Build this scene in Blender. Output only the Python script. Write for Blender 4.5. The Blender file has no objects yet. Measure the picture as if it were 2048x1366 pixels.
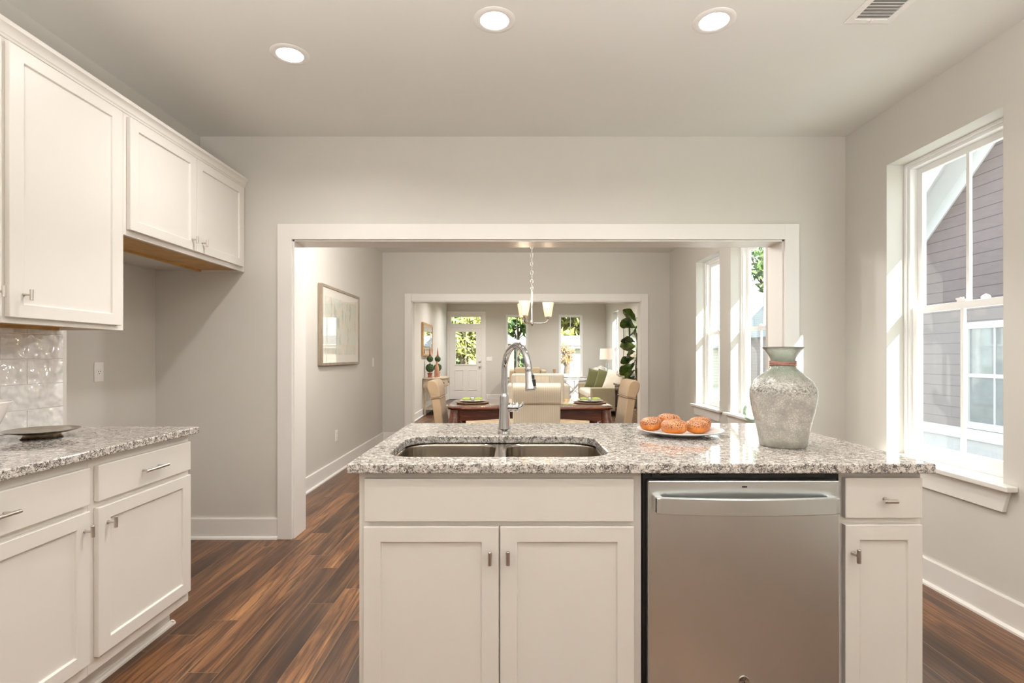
import bpy, bmesh, math, random
from mathutils import Vector, Matrix
random.seed(7)
R = math.radians
PI = math.pi
S = bpy.context.scene
C = S.collection

# ------------------------------------------------------------------ camera
H = 1.244                                    # eye height
cam_data = bpy.data.cameras.new('camera')
cam_data.sensor_width = 36.0
cam_data.lens = 1055 / 2048 * 36.0
cam_data.shift_x = -1 / 2048
cam_data.shift_y = 29 / 2048
cam_data.clip_start = 0.02
cam_data.clip_end = 500
cam = bpy.data.objects.new('camera', cam_data)
cam.location = (0, 0, H)
cam.rotation_euler = (R(90), 0, 0)
C.objects.link(cam)
S.camera = cam

# ------------------------------------------------------------------ view, world, sun
S.view_settings.view_transform = 'Standard'
S.view_settings.look = 'None'
S.view_settings.gamma = 1.0
S.view_settings.use_curve_mapping = False
S.view_settings.exposure = 0.0
S.cycles.use_denoising = True
S.cycles.max_bounces = 10
S.cycles.diffuse_bounces = 6
S.cycles.glossy_bounces = 4
S.cycles.transmission_bounces = 6
S.cycles.transparent_max_bounces = 16
S.cycles.sample_clamp_indirect = 6.0
S.cycles.caustics_reflective = False
S.cycles.caustics_refractive = False

SKY = 4.3
SUN = 22.0
CAN = 12.0          # watts of each recessed kitchen light
WARM = (1.0, 0.965, 0.925)

world = bpy.data.worlds.new('world')
S.world = world
world.use_nodes = True
wn = world.node_tree
for n in list(wn.nodes):
    wn.nodes.remove(n)
w_out = wn.nodes.new('ShaderNodeOutputWorld')
w_bg = wn.nodes.new('ShaderNodeBackground')
w_tc = wn.nodes.new('ShaderNodeTexCoord')
w_sep = wn.nodes.new('ShaderNodeSeparateXYZ')
w_ramp = wn.nodes.new('ShaderNodeValToRGB')
w_noise = wn.nodes.new('ShaderNodeTexNoise')
w_cr = wn.nodes.new('ShaderNodeValToRGB')
w_mix = wn.nodes.new('ShaderNodeMix')
w_mix.data_type = 'RGBA'
w_noise.inputs['Scale'].default_value = 3.0
w_noise.inputs['Detail'].default_value = 6
wn.links.new(w_tc.outputs['Generated'], w_sep.inputs[0])
wn.links.new(w_tc.outputs['Generated'], w_noise.inputs['Vector'])
wn.links.new(w_sep.outputs['Z'], w_ramp.inputs[0])
e = w_ramp.color_ramp.elements
e[0].position = 0.0; e[0].color = (0.95, 0.98, 1.0, 1)
e[1].position = 0.55; e[1].color = (0.52, 0.72, 1.0, 1)
wn.links.new(w_noise.outputs['Fac'], w_cr.inputs[0])
e = w_cr.color_ramp.elements
e[0].position = 0.5; e[0].color = (0, 0, 0, 1)
e[1].position = 0.7; e[1].color = (1, 1, 1, 1)
wn.links.new(w_cr.outputs['Color'], w_mix.inputs[0])
wn.links.new(w_ramp.outputs['Color'], w_mix.inputs[6])
w_mix.inputs[7].default_value = (1.1, 1.1, 1.1, 1)
wn.links.new(w_mix.outputs[2], w_bg.inputs['Color'])
w_bg.inputs['Strength'].default_value = SKY
wn.links.new(w_bg.outputs[0], w_out.inputs['Surface'])

sun_data = bpy.data.lights.new('sun', 'SUN')
sun_data.energy = SUN
sun_data.angle = R(0.6)
sun_data.color = (1.0, 0.95, 0.86)
sun = bpy.data.objects.new('sun', sun_data)
sun.rotation_euler = Vector((-1, 1.37, -1.156)).to_track_quat('-Z', 'Y').to_euler()
sun.location = (12, -12, 14)
C.objects.link(sun)


def area_light(name, loc, watts, size, color=WARM, spread=170, shape='DISK', rot=(0, 0, 0)):
    d = bpy.data.lights.new(name, 'AREA')
    d.energy = watts; d.shape = shape; d.size = size; d.color = color; d.spread = R(spread)
    o = bpy.data.objects.new(name, d)
    o.location = loc; o.rotation_euler = rot
    C.objects.link(o)
    return o


def point_light(name, loc, watts, radius, color=WARM):
    d = bpy.data.lights.new(name, 'POINT')
    d.energy = watts; d.shadow_soft_size = radius; d.color = color
    o = bpy.data.objects.new(name, d)
    o.location = loc
    C.objects.link(o)
    return o


# fill lights added out of view, without fixtures, in kitchen and dining room
for px, pw in ((-0.9, 5.0), (1.6, 16.0)):
    point_light('added_kitchen_fill', (px, -0.7, 1.95), pw, 0.14, WARM)  # added fill for cabinet fronts and left walls, no fixture
for px in (-0.9, 1.0):
    area_light('added_ceiling_fill', (px, 0.3, 1.75), 58.0, 0.40, WARM, 180, rot=(PI, 0, 0))  # added upward fill that brightens the ceiling, no fixture
for px in (-0.95, 0.45):
    point_light('added_dining_fill', (px, 4.5, 2.25), 50.0, 0.10, WARM)  # added fill that brightens the dining room, no fixture

# ------------------------------------------------------------------ node / material helpers
class NT:
    def __init__(self, name):
        self.m = bpy.data.materials.new(name)
        self.m.use_nodes = True
        self.t = self.m.node_tree
        self.b = self.t.nodes['Principled BSDF']
        self.out = self.t.nodes['Material Output']

    def n(self, typ, **kw):
        nd = self.t.nodes.new('ShaderNode' + typ)
        for k, v in kw.items():
            setattr(nd, k, v)
        return nd

    def put(self, inp, v):
        if v is None:
            return
        if hasattr(v, 'is_output'):
            self.t.links.new(v, inp)
        elif isinstance(v, (tuple, list)) and inp.type == 'RGBA' and len(v) == 3:
            inp.default_value = (*v, 1)
        else:
            inp.default_value = v

    def set(self, **kw):
        for k, v in kw.items():
            self.put(self.b.inputs[k.replace('_', ' ')], v)
        return self

    def obj(self):
        return self.n('TexCoord').outputs['Object']

    def scale(self, vec, s, loc=(0, 0, 0), rot=(0, 0, 0)):
        mp = self.n('Mapping')
        self.put(mp.inputs['Vector'], vec)
        mp.inputs['Scale'].default_value = s if isinstance(s, (tuple, list)) else (s, s, s)
        mp.inputs['Location'].default_value = loc
        mp.inputs['Rotation'].default_value = rot
        return mp.outputs[0]

    def noise(self, vec, scale=5, detail=4, rough=0.5, dist=0.0, out='Fac'):
        nd = self.n('TexNoise')
        self.put(nd.inputs['Vector'], vec)
        nd.inputs['Scale'].default_value = scale
        nd.inputs['Detail'].default_value = detail
        nd.inputs['Roughness'].default_value = rough
        nd.inputs['Distortion'].default_value = dist
        return nd.outputs[out]

    def voronoi(self, vec, scale=5, feature='F1', out='Distance'):
        nd = self.n('TexVoronoi', feature=feature)
        self.put(nd.inputs['Vector'], vec)
        nd.inputs['Scale'].default_value = scale
        return nd.outputs[out]

    def ramp(self, fac, stops, interp='LINEAR'):
        nd = self.n('ValToRGB')
        cr = nd.color_ramp
        cr.interpolation = interp
        while len(cr.elements) < len(stops):
            cr.elements.new(0.5)
        for el, (p, c) in zip(cr.elements, stops):
            el.position = p
            el.color = (*c, 1) if isinstance(c, (tuple, list)) else (c, c, c, 1)
        self.put(nd.inputs[0], fac)
        return nd.outputs['Color']

    def math(self, op, a, b=None, c=None):
        nd = self.n('Math', operation=op)
        for i, v in enumerate((a, b, c)):
            if v is not None:
                self.put(nd.inputs[i], v)
        return nd.outputs[0]

    def mix(self, fac, a, b, blend='MIX'):
        nd = self.n('Mix', data_type='RGBA', blend_type=blend)
        self.put(nd.inputs[0], fac); self.put(nd.inputs[6], a); self.put(nd.inputs[7], b)
        return nd.outputs[2]

    def sep(self, vec):
        nd = self.n('SeparateXYZ'); self.put(nd.inputs[0], vec)
        return nd.outputs

    def comb(self, x=0.0, y=0.0, z=0.0):
        nd = self.n('CombineXYZ')
        for i, v in enumerate((x, y, z)):
            self.put(nd.inputs[i], v)
        return nd.outputs[0]

    def white(self, vec):
        nd = self.n('TexWhiteNoise', noise_dimensions='3D'); self.put(nd.inputs['Vector'], vec)
        return nd.outputs['Value']

    def bump(self, h, strength=0.2, dist=0.01):
        nd = self.n('Bump')
        nd.inputs['Strength'].default_value = strength
        nd.inputs['Distance'].default_value = dist
        self.put(nd.inputs['Height'], h)
        self.put(self.b.inputs['Normal'], nd.outputs[0])
        return self


def simple(name, col, rough=0.5, metal=0.0, var=0.0, vscale=8, bump=0.0, bscale=60, **kw):
    """one colour with a little procedural variation"""
    t = NT(name)
    v = t.obj()
    if var > 0:
        f = t.noise(v, vscale, 5, 0.6)
        c = t.ramp(f, [(0.3, tuple(x * (1 - var) for x in col)), (0.7, tuple(min(1, x * (1 + var)) for x in col))])
    else:
        c = col
    t.set(Base_Color=c, Roughness=rough, Metallic=metal, **kw)
    if bump:
        t.bump(t.noise(v, bscale, 3), bump, 0.002)
    return t.m


def glass_mat(name, tint=(0.97, 1.0, 0.985), gloss=0.6):
    t = NT(name)
    tr = t.n('BsdfTransparent'); tr.inputs[0].default_value = (*tint, 1)
    gl = t.n('BsdfGlossy'); gl.inputs['Roughness'].default_value = 0.01
    lw = t.n('LayerWeight'); lw.inputs['Blend'].default_value = 0.5
    f = t.math('MULTIPLY', t.math('ADD', 0.04, t.math('MULTIPLY', t.math('POWER', lw.outputs['Facing'], 5.0), 0.96)), gloss)
    f = t.math('MULTIPLY', f, t.math('SUBTRACT', 1.0, t.n('NewGeometry').outputs['Backfacing']))
    mx = t.n('MixShader')
    t.put(mx.inputs[0], f); t.put(mx.inputs[1], tr.outputs[0]); t.put(mx.inputs[2], gl.outputs[0])
    t.t.links.new(mx.outputs[0], t.out.inputs['Surface'])
    return t.m


def emit_mat(name, col, strength):
    t = NT(name)
    t.set(Base_Color=(0.8, 0.8, 0.8), Emission_Color=col, Emission_Strength=strength)
    return t.m


M = {}
M['wall'] = simple('greige wall paint', (0.62, 0.60, 0.558), 0.6, var=0.015, vscale=2, bump=0.08, bscale=220)
M['ceiling'] = simple('ceiling paint', (0.745, 0.74, 0.705), 0.75, var=0.012, vscale=2, bump=0.1, bscale=180)
M['trim'] = simple('white trim paint', (0.80, 0.78, 0.75), 0.35, var=0.01, vscale=3)
M['cabinet'] = simple('cream cabinet paint', (0.755, 0.725, 0.68), 0.38, var=0.012, vscale=3)
M['vinyl'] = simple('white window vinyl', (0.86, 0.86, 0.85), 0.3, var=0.01)
M['nickel'] = simple('brushed nickel', (0.60, 0.56, 0.51), 0.28, 1.0, var=0.06, vscale=90)
M['chrome'] = simple('polished chrome', (0.56, 0.56, 0.565), 0.035, 1.0, var=0.02)
M['black'] = simple('black plastic', (0.012, 0.012, 0.013), 0.35, var=0.1)
M['dark_gap'] = simple('black rubber gasket', (0.006, 0.006, 0.006), 0.5, var=0.1)
M['plate_white'] = simple('white plastic cover plate', (0.83, 0.82, 0.80), 0.35, var=0.01)
M['glass'] = glass_mat('window glass', gloss=0.9)


def screen_mat():
    t = NT('fine window screen')
    tr = t.n('BsdfTransparent')
    df = t.n('BsdfTranslucent'); df.inputs[0].default_value = (0.5, 0.5, 0.5, 1)
    mx = t.n('MixShader'); mx.inputs[0].default_value = 0.045
    t.put(mx.inputs[1], tr.outputs[0]); t.put(mx.inputs[2], df.outputs[0])
    t.t.links.new(mx.outputs[0], t.out.inputs['Surface'])
    return t.m


M['screen'] = screen_mat()
M['picture_glass'] = glass_mat('picture glass', (1, 1, 1), 1.0)
M['mirror'] = simple('mirror silver', (0.88, 0.88, 0.87), 0.01, 1.0, var=0.005)
M['underside'] = simple('honey oak veneer', (0.52, 0.30, 0.10), 0.45, var=0.18, vscale=14)


def floor_material():
    t = NT('walnut plank flooring')
    s = t.sep(t.obj())
    W, L = 0.128, 1.22
    row = t.math('FLOOR', t.math('DIVIDE', s[0], W))
    off = t.math('MULTIPLY', t.white(t.comb(row, 3.1, 0.7)), L)
    yy = t.math('DIVIDE', t.math('ADD', s[1], off), L)
    idx = t.math('FLOOR', yy)
    rnd = t.white(t.comb(row, idx, 1.3))
    rnd2 = t.white(t.comb(row, idx, 7.7))
    # gaps
    fx = t.math('FRACT', t.math('DIVIDE', s[0], W))
    gx = t.math('LESS_THAN', t.math('MINIMUM', fx, t.math('SUBTRACT', 1.0, fx)), 0.010)
    fy = t.math('FRACT', yy)
    gy = t.math('LESS_THAN', t.math('MINIMUM', fy, t.math('SUBTRACT', 1.0, fy)), 0.0011)
    gap = t.math('MAXIMUM', gx, gy)
    # grain coordinates, shifted per plank
    gv = t.comb(t.math('ADD', s[0], t.math('MULTIPLY', rnd, 40.0)),
                t.math('MULTIPLY', t.math('ADD', s[1], t.math('MULTIPLY', rnd2, 40.0)), 0.085), rnd)
    big = t.noise(gv, 9, 4, 0.6, 1.6)
    fine = t.noise(t.scale(gv, (5, 1.6, 1)), 26, 7, 0.7, 1.2)
    rings = t.n('TexWave', wave_type='BANDS', bands_direction='X')
    t.put(rings.inputs['Vector'], gv)
    rings.inputs['Scale'].default_value = 9
    rings.inputs['Distortion'].default_value = 18
    rings.inputs['Detail'].default_value = 4
    rings.inputs['Detail Scale'].default_value = 1.1
    base = t.ramp(big, [(0.28, (0.045, 0.021, 0.012)), (0.43, (0.110, 0.052, 0.026)),
                        (0.57, (0.200, 0.094, 0.043)), (0.74, (0.36, 0.19, 0.084))])
    tone = t.ramp(rnd, [(0.0, (0.55, 0.54, 0.56)), (0.35, (0.80, 0.78, 0.76)), (0.7, (1.05, 1.0, 0.95)), (1.0, (1.45, 1.40, 1.25))])
    c = t.mix(1.0, base, tone, 'MULTIPLY')
    c = t.mix(t.math('MULTIPLY', t.ramp(rings.outputs['Fac'], [(0.0, 1.0), (0.34, 0.0)]), 0.62), c, (0.040, 0.018, 0.010))
    c = t.mix(t.math('MULTIPLY', t.ramp(fine, [(0.36, 1.0), (0.5, 0.0)]), 0.62), c, (0.032, 0.015, 0.009))
    # knots
    kv = t.comb(t.math('ADD', s[0], t.math('MULTIPLY', rnd, 3.0)), t.math('MULTIPLY', s[1], 0.45), 0.0)
    knot = t.ramp(t.voronoi(kv, 2.6), [(0.02, 1.0), (0.07, 0.0)])
    c = t.mix(t.math('MULTIPLY', knot, 0.8), c, (0.02, 0.010, 0.007))
    c = t.mix(t.math('MULTIPLY', gap, 0.65), c, (0.30, 0.20, 0.13))
    rough = t.math('ADD', 0.27, t.math('MULTIPLY', fine, 0.16))
    t.set(Base_Color=c, Roughness=rough, Specular_IOR_Level=0.5)
    t.bump(t.math('SUBTRACT', t.math('MULTIPLY', fine, 0.5), gap), 0.12, 0.002)
    return t.m


def granite_material():
    t = NT('speckled cream granite')
    v = t.obj()
    w = t.n('VectorMath', operation='ADD')
    t.put(w.inputs[0], v)
    dn = t.noise(v, 30, 3, 0.6, 0, 'Color')
    sc = t.n('VectorMath', operation='SCALE')
    t.put(sc.inputs[0], dn); sc.inputs['Scale'].default_value = 0.035
    t.put(w.inputs[1], sc.outputs[0])
    vv = w.outputs[0]
    patch = t.noise(v, 7, 3, 0.6)
    grey = t.noise(vv, 60, 5, 0.7, 0.8)
    worm = t.noise(t.scale(vv, (0.8, 1.0, 1.15)), 95, 4, 0.6, 1.0)
    fleck = t.noise(vv, 150, 4, 0.65, 0.5)
    c = t.ramp(grey, [(0.33, (0.27, 0.25, 0.235)), (0.45, (0.55, 0.515, 0.48)), (0.56, (0.77, 0.725, 0.675)), (0.72, (0.86, 0.83, 0.79))])
    pk = t.math('MULTIPLY', t.math('SUBTRACT', patch, 0.5), 0.06)
    ridge = t.math('ABSOLUTE', t.math('SUBTRACT', worm, 0.47))
    dark = t.ramp(t.math('ADD', ridge, pk), [(0.034, 1.0), (0.060, 0.0)])
    gate = t.ramp(t.noise(v, 48, 3, 0.6), [(0.40, 0.0), (0.52, 1.0)])
    c = t.mix(t.math('MULTIPLY', t.math('MULTIPLY', dark, gate), 0.92), c, (0.045, 0.036, 0.033))
    spot = t.ramp(t.math('ADD', fleck, pk), [(0.385, 1.0), (0.44, 0.0)])
    c = t.mix(t.math('MULTIPLY', spot, 0.85), c, (0.05, 0.04, 0.037))
    rust = t.ramp(t.voronoi(v, 20), [(0.05, 1.0), (0.10, 0.0)])
    c = t.mix(t.math('MULTIPLY', rust, 0.6), c, (0.075, 0.028, 0.020))
    t.set(Base_Color=c, Roughness=0.06, Specular_IOR_Level=0.55)
    return t.m


def steel_material(name, vertical=True, rough=0.27, col=(0.60, 0.575, 0.545)):
    t = NT(name)
    v = t.obj()
    br = t.noise(t.scale(v, (2.0, 2.0, 350.0) if not vertical else (350.0, 350.0, 2.0)), 3, 4, 0.6)
    big = t.noise(v, 2.2, 2)
    c = t.mix(1.0, t.ramp(br, [(0.25, tuple(x * 0.93 for x in col)), (0.75, tuple(min(1, x * 1.05) for x in col))]),
              t.ramp(big, [(0.3, 0.96), (0.7, 1.03)]), 'MULTIPLY')
    t.set(Base_Color=c, Metallic=1.0, Roughness=t.math('ADD', rough - 0.03, t.math('MULTIPLY', br, 0.06)))
    return t.m


def tile_material():
    t = NT('glossy handmade white tile')
    v = t.obj()
    h = t.math('ADD', t.noise(v, 13, 1, 0.4), t.math('MULTIPLY', t.noise(v, 40, 0), 0.16))
    t.set(Base_Color=(0.77, 0.765, 0.75), Roughness=0.04, Specular_IOR_Level=0.8)
    t.bump(h, 0.9, 0.035)
    return t.m


def wood_material(name, dark, mid, light, rough=0.2, axis='X', scale=1.0, coat=0.4):
    t = NT(name)
    v = t.obj()
    st = {'X': (0.12, 1, 1), 'Y': (1, 0.12, 1), 'Z': (1, 1, 0.12)}[axis]
    gv = t.scale(v, tuple(x * scale for x in st))
    g = t.noise(gv, 28, 6, 0.65, 1.5)
    g2 = t.noise(gv, 7, 3, 0.5, 1.0)
    f = t.math('ADD', t.math('MULTIPLY', g, 0.55), t.math('MULTIPLY', g2, 0.45))
    t.set(Base_Color=t.ramp(f, [(0.32, dark), (0.5, mid), (0.68, light)]), Roughness=rough, Coat_Weight=coat, Coat_Roughness=0.06)
    return t.m


def fabric_material(name, col, stripes=None, axis=1, freq=90, weave=420, sheen=0.2):
    t = NT(name)
    v = t.obj()
    s = t.sep(v)
    c = t.ramp(t.noise(v, 7, 4, 0.6), [(0.3, tuple(x * 0.93 for x in col)), (0.7, tuple(min(1, x * 1.05) for x in col))])
    if stripes:
        w = t.math('SINE', t.math('MULTIPLY', s[axis], freq * 2 * PI))
        c = t.mix(t.ramp(w, [(0.2, 0.0), (0.75, 0.8)]), c, stripes)
    t.set(Base_Color=c, Roughness=0.85, Sheen_Weight=sheen)
    t.bump(t.noise(v, weave, 2), 0.25, 0.002)
    return t.m


M['floor'] = floor_material()
M['granite'] = granite_material()
M['steel'] = simple('brushed stainless steel', (0.74, 0.775, 0.775), 0.30, 1.0, var=0.02, vscale=2)
M['sink_steel'] = steel_material('satin sink steel', True, 0.18, (0.50, 0.455, 0.40))
M['tile'] = tile_material()
M['grout'] = simple('white grout', (0.66, 0.65, 0.63), 0.8, var=0.03, vscale=40)
M['mahogany'] = wood_material('polished mahogany', (0.030, 0.007, 0.004), (0.105, 0.026, 0.012), (0.24, 0.075, 0.030), 0.12, 'X')
M['dark_wood'] = wood_material('espresso stained wood', (0.010, 0.004, 0.003), (0.030, 0.011, 0.008), (0.06, 0.022, 0.014), 0.2, 'Z')
M['distressed'] = wood_material('distressed beige painted wood', (0.26, 0.19, 0.12), (0.46, 0.38, 0.28), (0.60, 0.53, 0.42), 0.55, 'Y', 0.8, 0.0)
M['frame_wood'] = wood_material('bleached oak frame', (0.20, 0.155, 0.115), (0.31, 0.25, 0.19), (0.40, 0.33, 0.26), 0.45, 'Z', 1, 0)
M['gilt'] = simple('antique gold frame', (0.55, 0.33, 0.14), 0.35, 0.6, var=0.2, vscale=30)
M['chair_fabric'] = fabric_material('cream striped chair fabric', (0.74, 0.66, 0.52), (0.62, 0.52, 0.38), 1, 62)
M['chair_tan'] = fabric_material('tan striped chair fabric', (0.46, 0.33, 0.205), (0.40, 0.28, 0.17), 1, 62)
M['sofa_cream'] = fabric_material('pale cream sofa linen', (0.70, 0.65, 0.55))
M['sofa_tan'] = fabric_material('khaki sofa linen', (0.37, 0.31, 0.20))
M['settee_tan'] = fabric_material('tan settee fabric', (0.52, 0.41, 0.27))
M['pillow_green'] = fabric_material('olive green pillow fabric', (0.115, 0.112, 0.038), sheen=0.1)
M['pillow_cream'] = fabric_material('cream pillow fabric', (0.74, 0.68, 0.58))
M['piping'] = fabric_material('taupe piping cord', (0.38, 0.27, 0.17))
M['white_paint'] = simple('white painted furniture', (0.82, 0.81, 0.79), 0.35, var=0.02)


# ------------------------------------------------------------------ mesh helpers
LOCAL = set()


def thing(name, label, cat, loc=(0, 0, 0), group=None, local=False, kind=None):
    o = bpy.data.objects.new(name, None)
    C.objects.link(o)
    o.location = loc
    o.empty_display_size = 0.1
    if kind:
        o['kind'] = kind
        if label:
            o['label'] = label
    else:
        o['label'] = label
        o['category'] = cat
    if group:
        o['group'] = group
    if local:
        LOCAL.add(o.name)
    return o


def tag(o, label, cat, group=None, kind=None):
    o['label'] = label
    o['category'] = cat
    if group:
        o['group'] = group
    if kind:
        o['kind'] = kind
    return o


def obj(name, bm, m, parent=None, smooth=False, bevel=0.0, seg=2, sharp=38, sub=0):
    me = bpy.data.meshes.new(name)
    bmesh.ops.recalc_face_normals(bm, faces=bm.faces[:])
    bm.to_mesh(me)
    bm.free()
    o = bpy.data.objects.new(name, me)
    C.objects.link(o)
    me.materials.append(m)
    if smooth:
        for p in me.polygons:
            p.use_smooth = True
        if sharp < 179:
            me.set_sharp_from_angle(angle=R(sharp))
    if sub:
        md = o.modifiers.new('subsurf', 'SUBSURF')
        md.levels = sub; md.render_levels = sub
    if bevel:
        md = o.modifiers.new('bevel', 'BEVEL')
        md.width = bevel; md.segments = seg; md.limit_method = 'ANGLE'; md.angle_limit = R(35)
        md.harden_normals = False
        if seg > 2:
            for p in me.polygons:
                p.use_smooth = True
            w = o.modifiers.new('normals', 'WEIGHTED_NORMAL')
            w.keep_sharp = False
    if parent is not None:
        o.parent = parent
        if parent.type == 'EMPTY' and parent.name not in LOCAL:
            o.matrix_parent_inverse = Matrix.Translation(-parent.location)
    return o


def struct(name, bm, m, label=None, **kw):
    o = obj(name, bm, m, None, **kw)
    o['kind'] = 'structure'
    if label:
        o['label'] = label
    return o


def BM():
    return bmesh.new()


def poly(bm, pts):
    vs = [bm.verts.new(p) for p in pts]
    return bm.faces.new(vs)


def box(bm, x0, x1, y0, y1, z0, z1):
    v = [bm.verts.new((x, y, z)) for z in (z0, z1) for x, y in ((x0, y0), (x1, y0), (x1, y1), (x0, y1))]
    for f in ((0, 3, 2, 1), (4, 5, 6, 7), (0, 1, 5, 4), (1, 2, 6, 5), (2, 3, 7, 6), (3, 0, 4, 7)):
        bm.faces.new([v[i] for i in f])
    return v


def bx(x0, x1, y0, y1, z0, z1):
    bm = BM()
    box(bm, x0, x1, y0, y1, z0, z1)
    return bm


class F:
    """a flat working frame: p along u, q along v, r along n"""
    def __init__(s, o, u, v, n):
        s.o, s.u, s.v, s.n = Vector(o), Vector(u), Vector(v), Vector(n)

    def __call__(s, p, q, r):
        return s.o + s.u * p + s.v * q + s.n * r


def fbox(bm, f, p0, p1, q0, q1, r0, r1):
    v = [bm.verts.new(f(p, q, r)) for r in (r0, r1) for p, q in ((p0, q0), (p1, q0), (p1, q1), (p0, q1))]
    for i in ((0, 3, 2, 1), (4, 5, 6, 7), (0, 1, 5, 4), (1, 2, 6, 5), (2, 3, 7, 6), (3, 0, 4, 7)):
        bm.faces.new([v[k] for k in i])


def ring_panel(bm, f, p0, p1, q0, q1, t, sw, rw, depth, chamfer=0.0):
    """a framed panel: flat border sw / rw wide, centre recessed by depth (negative raises it)"""
    o = [(p0, q0), (p1, q0), (p1, q1), (p0, q1)]
    i = [(p0 + sw, q0 + rw), (p1 - sw, q0 + rw), (p1 - sw, q1 - rw), (p0 + sw, q1 - rw)]
    c = chamfer
    j = [(p0 + sw + c, q0 + rw + c), (p1 - sw - c, q0 + rw + c), (p1 - sw - c, q1 - rw - c), (p0 + sw + c, q1 - rw - c)]
    vb = [bm.verts.new(f(p, q, 0)) for p, q in o]
    vo = [bm.verts.new(f(p, q, t)) for p, q in o]
    vi = [bm.verts.new(f(p, q, t)) for p, q in i]
    vj = [bm.verts.new(f(p, q, t - depth)) for p, q in j]
    bm.faces.new(vb[::-1])
    for k in range(4):
        n = (k + 1) % 4
        bm.faces.new((vb[k], vb[n], vo[n], vo[k]))
        bm.faces.new((vo[k], vo[n], vi[n], vi[k]))
        bm.faces.new((vi[k], vi[n], vj[n], vj[k]))
    bm.faces.new(vj)


def frame_ring(bm, f, p0, p1, q0, q1, w, r0, r1, wb=None):
    """an open rectangular frame (no centre)"""
    wb = w if wb is None else wb
    o = [(p0, q0), (p1, q0), (p1, q1), (p0, q1)]
    i = [(p0 + w, q0 + wb), (p1 - w, q0 + wb), (p1 - w, q1 - w), (p0 + w, q1 - w)]
    A = [[bm.verts.new(f(p, q, r)) for p, q in L] for r in (r0, r1) for L in (o, i)]
    ob, ib, of, i_f = A
    for k in range(4):
        n = (k + 1) % 4
        bm.faces.new((ob[k], ob[n], of[n], of[k]))
        bm.faces.new((ib[n], ib[k], i_f[k], i_f[n]))
        bm.faces.new((of[k], of[n], i_f[n], i_f[k]))
        bm.faces.new((ob[n], ob[k], ib[k], ib[n]))


def lathe(bm, prof, c=(0, 0, 0), seg=32, axis='Z', cap=True, sx=1.0, sy=1.0):
    rings = []
    for r, z in prof:
        ring = []
        for k in range(seg):
            a = 2 * PI * k / seg
            x, y = r * math.cos(a) * sx, r * math.sin(a) * sy
            p = {'Z': (x, y, z), 'X': (z, x, y), 'Y': (x, z, y)}[axis]
            ring.append(bm.verts.new((c[0] + p[0], c[1] + p[1], c[2] + p[2])))
        rings.append(ring)
    for a, b in zip(rings, rings[1:]):
        for k in range(seg):
            n = (k + 1) % seg
            bm.faces.new((a[k], a[n], b[n], b[k]))
    if cap:
        bm.faces.new(rings[0][::-1])
        bm.faces.new(rings[-1])


def tube(bm, pts, rad, seg=12, cap=True, closed=False, flat=1.0):
    pts = [Vector(p) for p in pts]
    n = len(pts)
    rads = rad if isinstance(rad, (list, tuple)) else [rad] * n
    rings = []
    up = None
    for i, p in enumerate(pts):
        a = pts[(i - 1) % n] if (closed or i > 0) else p
        b = pts[(i + 1) % n] if (closed or i < n - 1) else p
        d = (b - a).normalized()
        if up is None:
            up = Vector((0, 0, 1)) if abs(d.z) < 0.9 else Vector((1, 0, 0))
        side = d.cross(up)
        if side.length < 1e-6:
            side = d.cross(Vector((0, 1, 0)))
        side.normalize()
        up = side.cross(d).normalized()
        rings.append([bm.verts.new(p + side * (rads[i] * math.cos(2 * PI * k / seg)) + up * (rads[i] * flat * math.sin(2 * PI * k / seg))) for k in range(seg)])
    m = n if closed else n - 1
    for i in range(m):
        a, b = rings[i], rings[(i + 1) % n]
        for k in range(seg):
            q = (k + 1) % seg
            bm.faces.new((a[k], a[q], b[q], b[k]))
    if cap and not closed:
        bm.faces.new(rings[0][::-1])
        bm.faces.new(rings[-1])


def prism(bm, pts, f, r0, r1):
    """extrude the 2-D outline pts (in frame f) from r0 to r1"""
    a = [bm.verts.new(f(p, q, r0)) for p, q in pts]
    b = [bm.verts.new(f(p, q, r1)) for p, q in pts]
    bm.faces.new(a[::-1])
    bm.faces.new(b)
    n = len(pts)
    for k in range(n):
        bm.faces.new((a[k], a[(k + 1) % n], b[(k + 1) % n], b[k]))


def rrect(x0, x1, y0, y1, r, n=8):
    out = []
    for cx, cy, a0 in ((x1 - r, y1 - r, 0), (x0 + r, y1 - r, 90), (x0 + r, y0 + r, 180), (x1 - r, y0 + r, 270)):
        for k in range(n + 1):
            a = R(a0 + 90 * k / n)
            out.append((cx + r * math.cos(a), cy + r * math.sin(a)))
    return out


def slab_with_holes(bm, outer, holes, z0, z1):
    edges = []
    for loop in [outer] + holes:
        vs = [bm.verts.new((x, y, z0)) for x, y in loop]
        for k in range(len(vs)):
            edges.append(bm.edges.new((vs[k], vs[(k + 1) % len(vs)])))
    bmesh.ops.triangle_fill(bm, use_beauty=True, use_dissolve=False, edges=edges)
    faces = bm.faces[:]
    ret = bmesh.ops.extrude_face_region(bm, geom=faces)
    up = [v for v in ret['geom'] if isinstance(v, bmesh.types.BMVert)]
    bmesh.ops.translate(bm, verts=up, vec=(0, 0, z1 - z0))


def blob(bm, c, r, sub=2, jitter=0.0, seed=0):
    ret = bmesh.ops.create_icosphere(bm, subdivisions=sub, radius=1.0)
    rnd = random.Random(seed)
    for v in ret['verts']:
        s = 1 + rnd.uniform(-jitter, jitter)
        v.co = Vector((c[0] + v.co.x * r[0] * s, c[1] + v.co.y * r[1] * s, c[2] + v.co.z * r[2] * s))


def circle_pts(cx, cy, r, n=24):
    return [(cx + r * math.cos(2 * PI * k / n), cy + r * math.sin(2 * PI * k / n)) for k in range(n)]


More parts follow.
